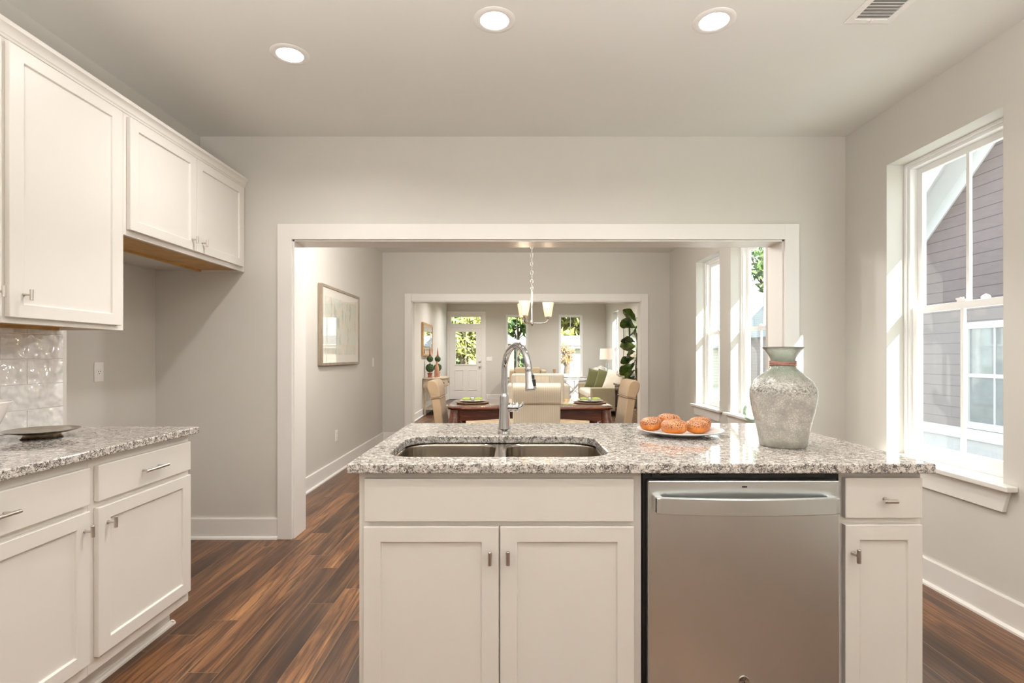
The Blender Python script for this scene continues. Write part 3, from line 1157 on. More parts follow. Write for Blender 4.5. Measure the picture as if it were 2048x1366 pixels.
root = thing('drawer_cabinet', 'narrow cream island cabinet with one drawer right of the dishwasher', 'cabinet', ((NC0 + IX1) / 2, (IF + IB) / 2, 0))
obj('body', bx(NC0, IX1, IF, IB, 0.114, 0.884), M['cabinet'], root, bevel=0.001)
obj('toe_kick', bx(NC0, IX1 - 0.02, IF + 0.075, IB - 0.02, 0, 0.114), M['cabinet'], root)
dr = drawer_front(root, f_is, 1.029, 1.268, 0.742, 0.867)
t_knob(dr, f_is, 1.150, 0.802, 0.020, False, 0.042)
d = shaker(root, f_is, 1.029, 1.268, 0.155, 0.722, sw=0.045, rw=0.048)
t_knob(d, f_is, 1.052, 0.635, 0.020, True, 0.042)

# dishwasher
root = thing('dishwasher', 'stainless steel dishwasher with bowed handle in the island', 'dishwasher', ((SB1 + NC0) / 2, 1.9, 0))
bm = bx(SB1 + 0.004, NC0 - 0.002, 1.648, IB - 0.02, 0.10, 0.878)
obj('tub', bm, M['dark_gap'], root)
bm = BM()
fbox(bm, f_is, SB1 + 0.03, NC0 - 0.05, 0.868, 0.880, 0.003, 0.010)
for k in range(4):
    fbox(bm, f_is, SB1 + 0.06 + k * 0.14, SB1 + 0.10 + k * 0.14, 0.870, 0.877, 0.010, 0.013)
obj('top_strip', bm, M['black'], root, bevel=0.001)
bm = BM()
fbox(bm, f_is, 0.4165, 1.0025, 0.125, 0.862, 0.006, 0.034)
dw = obj('door', bm, M['steel'], root, bevel=0.004, seg=3)
bm = BM()
hx0, hx1, hz0, hz1 = 0.434, 0.985, 0.768, 0.818
n = 24
ca, cb = [], []
for k in range(n + 1):
    u = k / n
    x = hx0 + (hx1 - hx0) * u
    y = IF - 0.034 - 0.030 - 0.024 * (1 - (2 * u - 1) ** 2)
    ca.append((x, y)); cb.append((x, y + 0.014))
ring = ca + cb[::-1]
a = [bm.verts.new((x, y, hz0)) for x, y in ring]
b = [bm.verts.new((x, y, hz1)) for x, y in ring]
N2 = len(ring)
for k in range(N2):
    bm.faces.new((a[k], a[(k + 1) % N2], b[(k + 1) % N2], b[k]))
for k in range(n):
    for L in (a, b):
        bm.faces.new((L[k], L[k + 1], L[N2 - 2 - k], L[N2 - 1 - k]))
box(bm, hx0, hx0 + 0.022, IF - 0.066, IF - 0.033, hz0 + 0.002, hz1 - 0.002)
box(bm, hx1 - 0.022, hx1, IF - 0.066, IF - 0.033, hz0 + 0.002, hz1 - 0.002)
obj('handle', bm, M['steel'], dw, bevel=0.002)
bm = BM(); fbox(bm, f_is, 0.703, 0.7185, 0.841, 0.8455, 0.033, 0.0346)
obj('indicator', bm, M['black'], dw)
# round monogram badge at the foot of the door
cx, cz = 0.7085, 0.247
yb = IF - 0.034
bm = BM()
lathe(bm, [(0.0175, 0.0), (0.0175, -0.0018), (0.0160, -0.0024), (0.0148, -0.0016), (0.0005, -0.0016)], (cx, yb, cz), 32, 'Y')
bd = obj('badge', bm, M['nickel'], dw, smooth=True)
bm = BM()
for pts in ([(-0.002 - 0.0045 * math.cos(t) * (1 - 0.05 * t), 0.0055 * math.sin(t + 0.6)) for t in [k * 0.42 for k in range(14)]],
            [(0.0035 + 0.0042 * math.cos(t), 0.0035 + 0.003 * math.sin(t)) for t in [0.4 + k * 0.42 for k in range(10)]],
            [(0.0035 + 0.0045 * math.cos(t), -0.0035 + 0.0036 * math.sin(t)) for t in [1.4 + k * 0.42 for k in range(11)]]):
    tube(bm, [(cx + p, yb - 0.0024, cz + q) for p, q in pts], 0.0007, 6)
for k in range(4):
    a0 = R(45 + 90 * k)
    tube(bm, [(cx + 0.0122 * math.cos(a0 + s), yb - 0.0022, cz + 0.0122 * math.sin(a0 + s)) for s in (-0.55, -0.3, 0, 0.3, 0.55)], 0.0007, 6)
obj('monogram', bm, M['black'], bd, smooth=True)

# granite top with the sink cut-out
SX0, SX1, SY0, SY1 = -0.420, 0.326, 1.722, 2.172
bm = BM()
slab_with_holes(bm, [(-0.506, 1.608), (1.292, 1.608), (1.292, 2.584), (-0.506, 2.584)], [rrect(SX0, SX1, SY0, SY1, 0.10, 10)[::-1]], 0.885, CT)
tag(obj('countertop', bm, M['granite'], bevel=0.004, seg=2), 'speckled granite island countertop with sink cut-out', 'countertop')
# support panel under the seating overhang
tag(obj('island_panel', bx(IX0, IX1, IB + 0.001, IB + 0.02, 0, 0.884), M['cabinet']), 'cream back panel of the island facing the dining room', 'panel')

# double-bowl sink
root = thing('sink', 'stainless double-bowl undermount sink in the island', 'sink', (-0.05, 1.95, 0.66))
LB = rrect(SX0 - 0.004, -0.064, SY0 - 0.004, SY1 + 0.004, 0.085, 8)
RB = rrect(-0.026, SX1 + 0.004, SY0 - 0.004, SY1 + 0.004, 0.085, 8)
bm = BM()
slab_with_holes(bm, rrect(SX0 - 0.011, SX1 + 0.011, SY0 - 0.02, SY1 + 0.02, 0.1, 8), [LB[::-1], RB[::-1]], 0.877, 0.8835)
obj('flange', bm, M['sink_steel'], root)
for L in (LB, RB):
    bm = BM()
    cx = sum(p[0] for p in L) / len(L); cy = sum(p[1] for p in L) / len(L)
    rings = []
    for s, z in ((1.0, 0.882), (0.995, 0.872), (0.965, 0.72), (0.945, 0.695), (0.90, 0.680), (0.80, 0.676), (0.12, 0.672)):
        rings.append([bm.verts.new((cx + (x - cx) * s, cy + (y - cy) * s, z)) for x, y in L])
    for p, q in zip(rings, rings[1:]):
        for k in range(len(L)):
            bm.faces.new((p[k], p[(k + 1) % len(L)], q[(k + 1) % len(L)], q[k]))
    bm.faces.new(rings[-1])
    bw = obj('bowl', bm, M['sink_steel'], root, smooth=True, sharp=60)
    md = bw.modifiers.new('thickness', 'SOLIDIFY'); md.thickness = 0.0015
    bm = BM(); lathe(bm, [(0.045, 0.674), (0.042, 0.678), (0.030, 0.674), (0.01, 0.670)], (cx, cy, 0), 28)
    obj('drain', bm, M['chrome'], bw, smooth=True)

# faucet
FB = Vector((-0.034, 2.232, CT))
root = thing('faucet', 'tall chrome gooseneck pull-down faucet behind the island sink', 'faucet', tuple(FB))
bm = BM()
lathe(bm, [(0.0285, 0), (0.0290, 0.006), (0.0265, 0.010), (0.0265, 0.014), (0.0275, 0.017), (0.0270, 0.024), (0.0245, 0.050), (0.0222, 0.085), (0.0208, 0.125), (0.0205, 0.148), (0.0195, 0.155), (0.0195, 0.158), (0.0175, 0.163), (0.0145, 0.168), (0.0135, 0.171)], tuple(FB), 40)
obj('body', bm, M['chrome'], root, smooth=True, sharp=50)
hd = Vector((0.099, -0.187, 0)).normalized()
rad = 0.104
pts = [FB + Vector((0, 0, z)) for z in (0.160, 0.19, 0.22, 0.25, 0.268)]
zc = FB.z + 0.268
for k in range(1, 25):
    a = PI - R(172) * k / 24
    pts.append(Vector((FB.x, FB.y, 0)) + hd * (rad + rad * math.cos(a)) + Vector((0, 0, zc + rad * math.sin(a))))
bm = BM()
tube(bm, pts, 0.0132, 24)
obj('spout', bm, M['chrome'], root, smooth=True)
end = pts[-1]
dr_ = (pts[-1] - pts[-2]).normalized()
bm = BM()
hp = [(0.0, 0.0150), (0.003, 0.0158), (0.010, 0.0158), (0.011, 0.0150), (0.020, 0.0158), (0.050, 0.0180), (0.075, 0.0215), (0.082, 0.0235), (0.086, 0.0235), (0.089, 0.0215), (0.090, 0.017)]
tube(bm, [end + dr_ * s for s, r in hp], [r for s, r in hp], 32)
head = obj('spray_head', bm, M['chrome'], root, smooth=True, sharp=50)
side = Vector((0.72, -0.69, 0)).normalized()
side = (side - dr_ * side.dot(dr_)).normalized()
tn = dr_.cross(side).normalized()
bm = BM()
ff = F(end, tn, dr_, side)
fbox(bm, ff, -0.006, 0.006, 0.030, 0.046, 0.013, 0.0205)
fbox(bm, ff, -0.0065, 0.0065, 0.048, 0.074, 0.014, 0.0245)
obj('spray_button', bm, M['black'], head, bevel=0.002)
bm = BM()
hz = FB.z + 0.112
lathe(bm, [(0.0160, 0.012), (0.0195, 0.018), (0.0195, 0.036), (0.0175, 0.040), (0.0175, 0.043), (0.0195, 0.047), (0.0185, 0.057), (0.012, 0.064)], (FB.x, FB.y, hz), 28, 'X')
tube(bm, [(FB.x + 0.050, FB.y, hz), (FB.x + 0.062, FB.y - 0.002, hz + 0.001), (FB.x + 0.073, FB.y - 0.004, hz + 0.008), (FB.x + 0.078, FB.y - 0.005, hz + 0.018), (FB.x + 0.080, FB.y - 0.005, hz + 0.024)], [0.012, 0.010, 0.0075, 0.006, 0.0055], 16)
obj('handle', bm, M['chrome'], root, smooth=True, sharp=50)

# ------------------------------------------------------------------ plate of rolls
PC = (0.703, 2.22, CT)
bm = BM()
lathe(bm, [(0.095, 0.0), (0.098, 0.004), (0.120, 0.007), (0.165, 0.018), (0.1745, 0.0215), (0.1755, 0.0235), (0.172, 0.0245), (0.160, 0.0205), (0.118, 0.011), (0.112, 0.009), (0.108, 0.0095), (0.104, 0.008), (0.02, 0.008)], PC, 64)
tag(obj('plate', bm, simple('white stoneware glaze', (0.80, 0.78, 0.77), 0.12, var=0.01), smooth=True, sharp=70), 'round white plate holding seeded rolls on the granite island', 'plate')


def roll_material():
    t = NT('baked roll crust')
    v = t.obj()
    s = t.sep(v)
    n = t.noise(v, 22, 5, 0.6)
    c = t.ramp(n, [(0.3, (0.44, 0.115, 0.008)), (0.5, (0.64, 0.20, 0.016)), (0.72, (0.78, 0.33, 0.05))])
    seeds = t.ramp(t.voronoi(v, 215), [(0.38, 1.0), (0.52, 0.0)])
    top = t.ramp(t.math('ADD', s[2], t.math('MULTIPLY', t.noise(v, 30, 3), 0.02)), [(0.030, 0.0), (0.044, 1.0)])
    cov = t.ramp(t.noise(v, 40, 2), [(0.35, 0.2), (0.5, 1.0)])
    k = t.math('MULTIPLY', t.math('MULTIPLY', seeds, top), cov)
    c = t.mix(t.math('MULTIPLY', top, 0.22), c, (0.62, 0.46, 0.36))
    c = t.mix(k, c, (0.035, 0.030, 0.032))
    t.set(Base_Color=c, Roughness=0.38)
    t.bump(t.math('ADD', t.noise(v, 60, 3), k), 0.3, 0.003)
    return t.m


M['roll'] = roll_material()


def bun(loc, r, h, label, tilt=(0, 0, 0), seed=0):
    """domed roll with a soft crease, flat underneath"""
    bm = BM()
    seg, rings_ = 36, []
    rnd = random.Random(seed)
    ph = rnd.uniform(0, 6)
    for i in range(15):
        a = -PI / 2 * 0.93 + (PI * 0.965) * i / 14
        ring = []
        for k in range(seg):
            th_ = 2 * PI * k / seg
            rr = r * (abs(math.cos(a)) ** 0.72) * (1 + 0.035 * math.sin(3 * th_ + ph) + 0.02 * math.sin(5 * th_ + 2 * ph))
            z = h * 0.5 + h * 0.5 * math.copysign(abs(math.sin(a)) ** 0.85, math.sin(a))
            z -= 0.10 * h * math.exp(-((math.sin(th_ + ph) * math.cos(a)) / 0.12) ** 2) * max(0, math.sin(a)) * 0.8
            ring.append(bm.verts.new((rr * math.cos(th_), rr * math.sin(th_), z)))
        rings_.append(ring)
    for p, q in zip(rings_, rings_[1:]):
        for k in range(seg):
            bm.faces.new((p[k], p[(k + 1) % seg], q[(k + 1) % seg], q[k]))
    bm.faces.new(rings_[0][::-1]); bm.faces.new(rings_[-1])
    o = obj('bread_roll', bm, M['roll'], smooth=True, sharp=180)
    o.location = loc; o.rotation_euler = tilt
    return tag(o, label, 'bread roll', 'seeded rolls on the white plate')


pz = CT + 0.0125
bun((0.584, 2.212, pz + 0.0045), 0.046, 0.056, 'smooth orange bread roll at the left end of the plate', (0, R(-4), 0.4), 1)
bun((0.655, 2.142, pz), 0.053, 0.060, 'large poppy-seeded roll at the front centre of the plate', (0, 0, 1.3), 2)
bun((0.757, 2.165, pz), 0.048, 0.055, 'poppy-seeded roll at the front, right of the centre roll', (0, 0, 2.2), 3)
bun((0.668, 2.258, pz + 0.012), 0.050, 0.058, 'raised seeded roll at the back of the plate behind the centre', (R(-12), R(6), 0.2), 4)
bun((0.803, 2.254, pz), 0.046, 0.057, 'pale-edged roll at the back right of the plate', (0, R(3), 3.0), 5)


# ------------------------------------------------------------------ mottled glass vase
def vase_material():
    t = NT('mottled sea glass')
    v = t.obj()
    z = t.sep(v)[2]
    zz = t.math('SUBTRACT', z, CT)
    spk = t.voronoi(t.scale(v, (1, 1, 1)), 190)
    n1 = t.noise(v, 26, 5, 0.65)
    n2 = t.noise(v, 120, 4, 0.7)
    base = t.ramp(t.math('DIVIDE', zz, 0.36), [(0.0, (0.36, 0.355, 0.31)), (0.25, (0.45, 0.435, 0.395)), (0.55, (0.45, 0.435, 0.405)), (0.68, (0.44, 0.435, 0.39)), (0.78, (0.38, 0.45, 0.35)), (0.86, (0.60, 0.68, 0.59)), (1.0, (0.86, 0.90, 0.85))])
    c = t.mix(0.55, base, t.mix(1.0, base, t.ramp(n1, [(0.3, 0.55), (0.7, 1.35)]), 'MULTIPLY'))
    low = t.ramp(t.math('DIVIDE', zz, 0.36), [(0.05, 0.3), (0.2, 1.0), (0.62, 0.9), (0.75, 0.5), (0.95, 0.7)])
    sp = t.math('MULTIPLY', t.math('MULTIPLY', t.ramp(spk, [(0.18, 1.0), (0.42, 0.0)]), t.ramp(n1, [(0.38, 0.1), (0.58, 1.0)])), low)
    c = t.mix(t.math('MULTIPLY', sp, 0.9), c, (0.84, 0.83, 0.77))
    band = t.ramp(t.math('DIVIDE', zz, 0.36), [(0.50, 0.0), (0.56, 1.0), (0.66, 0.7), (0.74, 0.0)])
    dk = t.math('MULTIPLY', t.ramp(n2, [(0.42, 1.0), (0.52, 0.0)]), band)
    c = t.mix(t.math('MULTIPLY', dk, 0.8), c, (0.09, 0.085, 0.07))
    tr = t.ramp(t.math('DIVIDE', zz, 0.36), [(0.0, 0.0), (0.62, 0.04), (0.80, 0.5), (0.88, 0.75), (1.0, 0.8)])
    t.set(Base_Color=c, Roughness=t.ramp(zz, [(0.0, 0.35), (0.16, 0.22), (0.2, 0.12)]), Transmission_Weight=tr, Coat_Weight=0.7, Coat_Roughness=0.05)
    t.bump(t.math('ADD', n2, t.math('MULTIPLY', spk, 0.6)), 0.35, 0.004)
    return t.m


VC = (0.992, 1.935, CT)
root = thing('glass_vase', 'mottled green-grey glass vase with flared neck on the granite island', 'vase', VC)
vp = [(0.0, 0.0), (0.074, 0.0), (0.0785, 0.004), (0.0825, 0.030), (0.0915, 0.075), (0.103, 0.122), (0.1115, 0.168), (0.1138, 0.190), (0.1125, 0.208), (0.107, 0.224), (0.097, 0.240), (0.080, 0.256), (0.0600, 0.271), (0.0470, 0.283), (0.0420, 0.295), (0.0405, 0.306), (0.0425, 0.320), (0.0500, 0.334), (0.0615, 0.349), (0.0706, 0.360), (0.0700, 0.362), (0.0595, 0.351), (0.0475, 0.335), (0.0395, 0.319), (0.0375, 0.305), (0.0390, 0.294), (0.045, 0.280), (0.058, 0.267), (0.095, 0.236), (0.108, 0.200), (0.105, 0.160), (0.087, 0.075), (0.076, 0.02), (0.0, 0.012)]
bm = BM()
lathe(bm, [(max(r, 0.0008), z) for r, z in vp], VC, 64)
obj('body', bm, vase_material(), root, smooth=True, sharp=75)
bm = BM()
for k, z in enumerate((0.297, 0.302, 0.307)):
    tube(bm, [(VC[0] + 0.0435 * math.cos(a), VC[1] + 0.0435 * math.sin(a), VC[2] + z + 0.002 * math.sin(2 * a + k)) for a in [2 * PI * i / 40 for i in range(40)]], 0.0026, 8, closed=True)
obj('cord_band', bm, simple('dusty red cord', (0.40, 0.20, 0.16), 0.8, var=0.3, vscale=60), root, smooth=True)
bm = BM()
hc = Vector((VC[0] - 0.094, VC[1] + 0.045, VC[2] + 0.118))
tube(bm, [hc + Vector((-0.024 * math.cos(a), 0.010 * math.cos(a), 0.032 * math.sin(a))) for a in [2 * PI * i / 28 for i in range(28)]], 0.0048, 10, closed=True)
obj('handle', bm, glass_mat('clear green glass', (0.55, 0.66, 0.56), 1.2), root, smooth=True)


# ------------------------------------------------------------------ dining room
def dining_table():
    x0, x1, y0, y1, zt = -0.635, 0.975, 4.94, 5.955, 0.762
    root = thing('dining_table', 'polished mahogany dining table with cabriole legs', 'table', ((x0 + x1) / 2, (y0 + y1) / 2, 0))
    top = rrect(x0, x1, y0, y1, 0.16, 10)
    cx, cy = (x0 + x1) / 2, (y0 + y1) / 2
    bm = BM()
    rings = []
    for d, z in ((0.020, zt - 0.032), (0.012, zt - 0.029), (0.004, zt - 0.022), (0.010, zt - 0.017), (0.0, zt - 0.010), (0.002, zt - 0.003), (0.008, zt)):
        L = rrect(x0 + d, x1 - d, y0 + d, y1 - d, 0.16, 10)
        rings.append([bm.verts.new((x, y, z)) for x, y in L])
    n = len(rings[0])
    bm.faces.new(rings[0][::-1])
    for p, q in zip(rings, rings[1:]):
        for k in range(n):
            bm.faces.new((p[k], p[(k + 1) % n], q[(k + 1) % n], q[k]))
    bm.faces.new(rings[-1])
    obj('tabletop', bm, M['mahogany'], root, smooth=True, sharp=30)
    # scalloped apron: two long rails, two short rails
    bm = BM()
    def rail(f, L):
        pts = [(0, 0.730), (L, 0.730)]
        for k in range(21):
            u = 1 - k / 20
            drop = 0.105 - 0.030 * (0.5 - 0.5 * math.cos(2 * PI * u)) + 0.018 * math.exp(-((u - 0.5) / 0.06) ** 2)
            pts.append((L * u, 0.730 - drop))
        prism(bm, pts, f, 0, 0.022)
    e = 0.075
    rail(F((x0 + e, y0 + e, 0), UX, UZ, UY), x1 - x0 - 2 * e)
    rail(F((x0 + e, y1 - e - 0.022, 0), UX, UZ, UY), x1 - x0 - 2 * e)
    rail(F((x0 + e, y0 + e, 0), UY, UZ, UX), y1 - y0 - 2 * e)
    rail(F((x1 - e - 0.022, y0 + e, 0), UY, UZ, UX), y1 - y0 - 2 * e)
    obj('apron', bm, M['mahogany'], root)
    for sx in (-1, 1):
        for sy in (-1, 1):
            px = cx + sx * ((x1 - x0) / 2 - e - 0.012)
            py = cy + sy * ((y1 - y0) / 2 - e - 0.012)
            d = Vector((sx, sy, 0)).normalized()
            bm = BM()
            prof = [(0.0, 0.730, 0.046), (0.004, 0.66, 0.050), (0.018, 0.60, 0.058), (0.026, 0.55, 0.054), (0.018, 0.46, 0.040), (0.0, 0.34, 0.030), (-0.012, 0.22, 0.024), (-0.006, 0.12, 0.021), (0.014, 0.05, 0.026), (0.026, 0.028, 0.034), (0.026, 0.008, 0.034), (0.02, 0.0, 0.026)]
            tube(bm, [Vector((px, py, z)) + d * o for o, z, r in prof], [r for o, z, r in prof], 14)
            # carved scroll at the knee
            for q in (Vector((-sx, 0, 0)), Vector((0, -sy, 0))):
                c0 = Vector((px, py, 0.605)) + d * 0.02 + q * 0.052
                sp = []
                for k in range(12):
                    a = k * 0.55
                    rr = 0.026 * (1 - k / 16)
                    sp.append(c0 + q * (rr * math.cos(a)) + Vector((0, 0, rr * math.sin(a))))
                tube(bm, sp, [0.012 * (1 - k / 20) for k in range(12)], 8)
            obj('leg', bm, M['mahogany'], root, smooth=True)


dining_table()


def parsons_chair():
    root = thing('dining_chair', '', 'chair', (0, 0, 0), 'upholstered chairs around the dining table', local=True)
    w = 0.212
    f = F((0, -w, 0), UX, UZ, UY)
    bm = BM()
    prism(bm, [(-0.235, 0.36), (0.235, 0.36), (0.245, 0.40), (0.24, 0.455), (0.20, 0.478), (0.0, 0.485), (-0.235, 0.475)], f, 0, 2 * w)
    obj('seat', bm, M['chair_fabric'], root, bevel=0.018, seg=4)
    bm = BM()
    prism(bm, [(-0.205, 0.36), (-0.300, 0.36), (-0.312, 0.55), (-0.330, 0.70), (-0.352, 0.815), (-0.262, 0.830), (-0.245, 0.70), (-0.225, 0.56)], f, 0, 2 * w)
    obj('backrest', bm, M['chair_fabric'], root, bevel=0.014, seg=4)
    bm = BM()
    pts = [(-0.259, 0.832), (-0.262, 0.880), (-0.272, 0.935), (-0.288, 0.975), (-0.316, 0.999), (-0.350, 1.003), (-0.378, 0.990), (-0.391, 0.962), (-0.389, 0.925), (-0.376, 0.885), (-0.360, 0.850), (-0.352, 0.819)]
    prism(bm, pts, f, -0.004, 2 * w + 0.004)
    obj('headrest', bm, M['chair_fabric'], root, bevel=0.014, seg=4)
    bm = BM()
    for yy in (-w - 0.002, w + 0.002):
        tube(bm, [(-0.258, yy, 0.831), (-0.30, yy, 0.826), (-0.356, yy, 0.818)], 0.004, 8)
    tube(bm, [(-0.355, -w, 0.818), (-0.355, w, 0.818)], 0.005, 8)
    tube(bm, [(-0.256, -w, 0.831), (-0.256, w, 0.831)], 0.005, 8)
    obj('piping', bm, M['piping'], root, smooth=True)
    for sx, sy in ((-0.27, -1), (-0.27, 1), (0.21, -1), (0.21, 1)):
        bm = BM()
        k = -0.05 if sx < 0 else 0.0
        tube(bm, [(sx, sy * 0.18, 0.37), (sx + k * 0.3, sy * 0.18, 0.2), (sx + k, sy * 0.18, 0.0)], [0.026, 0.021, 0.016], 4)
        obj('leg', bm, M['dark_wood'], root)
    return root


def reupholster(root, m):
    for c in root.children:
        if c.name.split('.')[0] in ('seat', 'backrest', 'headrest'):
            c.material_slots[0].link = 'OBJECT'
            c.material_slots[0].material = m


ch = parsons_chair()
ch.location = (-0.46, 5.45, 0); ch['label'] = 'tan upholstered dining chair at the left end of the table'
host = dup(ch, (0.875, 5.45, 0), PI, 'tan upholstered dining chair at the right end of the table')
dup(ch, (0.215, 5.035, 0), PI / 2, 'striped cream dining chair with its back to the kitchen island')
dup(ch, (0.245, 6.235, 0), -PI / 2, 'cream dining chair on the far side of the table facing the kitchen')
reupholster(ch, M['chair_tan'])
reupholster(host, M['chair_tan'])

M['charger'] = simple('woven brown charger', (0.30, 0.20, 0.14), 0.7, var=0.4, vscale=60, bump=0.5, bscale=130)
M['green_napkin'] = fabric_material('lime green napkin linen', (0.42, 0.50, 0.12))
M['china'] = simple('pale china', (0.66, 0.66, 0.60), 0.1, var=0.03)
for px, side_ in ((-0.412, 'left'), (0.800, 'right')):
    py, zt = 5.45, 0.762
    bm = BM()
    lathe(bm, [(0.02, 0.0), (0.160, 0.0), (0.172, 0.004), (0.174, 0.009), (0.168, 0.011), (0.150, 0.008), (0.02, 0.008)], (px, py, zt), 48)
    tag(obj('charger', bm, M['charger'], smooth=True), 'woven brown charger under the plate at the %s end of the dining table' % side_, 'charger', 'chargers on the dining table')
    bm = BM()
    lathe(bm, [(0.07, 0.0), (0.080, 0.002), (0.125, 0.012), (0.136, 0.017), (0.133, 0.019), (0.120, 0.015), (0.085, 0.007), (0.02, 0.006)], (px, py, zt + 0.0095), 48)
    tag(obj('dinner_plate', bm, M['china'], smooth=True), 'pale dinner plate on the charger at the %s end of the table' % side_, 'plate', 'dinner plates on the dining table')
    nap = thing('napkin', 'lime green napkin in a ring on the %s dinner plate' % side_, 'napkin', (px, py, zt + 0.016), 'napkins on the dinner plates')
    bm = BM()
    # a gathered napkin: two fans meeting in the ring
    for s in (-1, 1):
        n, mcol = 12, 7
        grid = []
        for i in range(mcol):
            u = i / (mcol - 1)
            row = []
            for k in range(n):
                v_ = k / (n - 1) - 0.5
                ww = 0.022 + 0.075 * u ** 0.8
                zz = 0.020 + 0.012 * math.cos(v_ * 22) * (1 - 0.3 * u) + 0.010 * (1 - abs(u - 0.6))
                row.append(bm.verts.new((px + s * (0.012 + 0.088 * u), py + v_ * 2 * ww * 0.6, zt + 0.0125 + zz)))
            grid.append(row)
        for i in range(mcol - 1):
            for k in range(n - 1):
                bm.faces.new((grid[i][k], grid[i][k + 1], grid[i + 1][k + 1], grid[i + 1][k]))
    o = obj('cloth', bm, M['green_napkin'], nap, smooth=True, sharp=180)
    md = o.modifiers.new('thickness', 'SOLIDIFY'); md.thickness = 0.006; md.offset = -1
    bm = BM()
    lathe(bm, [(0.022, -0.016), (0.0235, -0.010), (0.0235, 0.010), (0.022, 0.016), (0.020, 0.010), (0.020, -0.010), (0.022, -0.016)], (px, py, zt + 0.040), 24, 'X', cap=False)
    obj('napkin_ring', bm, M['nickel'], nap, smooth=True)


# chandelier
def chandelier():
    cx, cy, zb = 0.200, 5.45, 1.585
    root = thing('chandelier', 'three-light brushed nickel chandelier with frosted shades hung on a chain', 'chandelier', (cx, cy, CEIL))
    M['shade'] = NT('lit frosted glass').set(Base_Color=(0.80, 0.60, 0.42), Roughness=0.5, Emission_Color=(1.0, 0.66, 0.36), Emission_Strength=0.55).m
    M['bulb'] = emit_mat('lit bulb', (1.0, 0.85, 0.62), 9.0)
    bm = BM()
    lathe(bm, [(0.062, 0.0), (0.062, -0.006), (0.050, -0.018), (0.018, -0.026), (0.006, -0.034)], (cx, cy, CEIL), 32)
    obj('ceiling_canopy', bm, M['nickel'], root, smooth=True)
    bm = BM()
    z, k = CEIL - 0.03, 0
    ztop = 1.955
    L = 0.052
    while z - L > ztop - 0.012:
        ring = []
        for i in range(16):
            a = 2 * PI * i / 16
            u, v_ = 0.012 * math.cos(a), (L / 2) * math.sin(a)
            ring.append((cx + (u if k % 2 else 0), cy + (0 if k % 2 else u), z - L / 2 + v_))
        tube(bm, ring, 0.0027, 8, closed=True)
        z -= L - 0.0075; k += 1
    obj('chain', bm, M['nickel'], root, smooth=True)
    bm = BM()
    tube(bm, [(cx + 0.013 * math.cos(a), cy, 1.945 + 0.016 * math.sin(a)) for a in [2 * PI * i / 20 for i in range(20)]], 0.003, 8, closed=True)
    lathe(bm, [(0.004, 1.933), (0.011, 1.928), (0.012, 1.905), (0.0075, 1.895), (0.0075, 1.62), (0.013, 1.612), (0.014, 1.600), (0.020, 1.597), (0.020, 1.575), (0.013, 1.570), (0.008, 1.556), (0.002, 1.552)][::-1], (cx, cy, 0), 24)
    obj('stem', bm, M['nickel'], root, smooth=True, sharp=50)
    for i in range(3):
        a = R(2 + 120 * i)
        d = Vector((math.cos(a), math.sin(a), 0))
        c0 = Vector((cx, cy, 0))
        bm = BM()
        arm = [(0.015, 1.585), (0.08, 1.583), (0.125, 1.585), (0.150, 1.594), (0.164, 1.612), (0.168, 1.632)]
        tube(bm, [c0 + d * r + Vector((0, 0, z)) for r, z in arm], 0.0055, 10)
        p = c0 + d * 0.168
        lathe(bm, [(0.010, 1.628), (0.016, 1.634), (0.016, 1.648), (0.022, 1.652), (0.022, 1.656)], (p.x, p.y, 0), 20)
        ar = obj('arm', bm, M['nickel'], root, smooth=True, sharp=50)
        bm = BM()
        lathe(bm, [(0.034, 1.652), (0.036, 1.656), (0.0475, 1.72), (0.0595, 1.796), (0.0575, 1.796), (0.0455, 1.72), (0.033, 1.660)], (p.x, p.y, 0), 32, cap=False)
        obj('lamp_shade', bm, M['shade'], ar, smooth=True, sharp=60)
        bm = BM()
        lathe(bm, [(0.010, 1.655), (0.012, 1.675), (0.020, 1.70), (0.024, 1.725), (0.018, 1.748), (0.004, 1.757)], (p.x, p.y, 0), 20)
        obj('bulb', bm, M['bulb'], ar, smooth=True)
        point_light('chandelier_lamp', (p.x, p.y, 1.83), 3.0, 0.04, (1.0, 0.80, 0.58))


chandelier()


# framed art in the dining room
def art_material():
    t = NT('sage watercolour print')
    v = t.obj()
    n = t.noise(t.scale(v, (1, 1.2, 2.0)), 2.6, 5, 0.55, 1.8)
    n2 = t.noise(t.scale(v, (1, 2, 1), (4, 1, 2)), 2.2, 4, 0.6, 2.5)
    c = t.ramp(n, [(0.30, (0.62, 0.66, 0.58)), (0.45, (0.70, 0.72, 0.64)), (0.55, (0.72, 0.66, 0.55)), (0.70, (0.80, 0.77, 0.70))])
    c = t.mix(t.math('MULTIPLY', t.ramp(n2, [(0.56, 0.0), (0.66, 1.0)]), 0.55), c, (0.30, 0.38, 0.33))
    c = t.mix(t.math('MULTIPLY', t.ramp(n2, [(0.30, 1.0), (0.38, 0.0)]), 0.5), c, (0.84, 0.80, 0.72))
    t.set(Base_Color=c, Roughness=0.8)
    return t.m


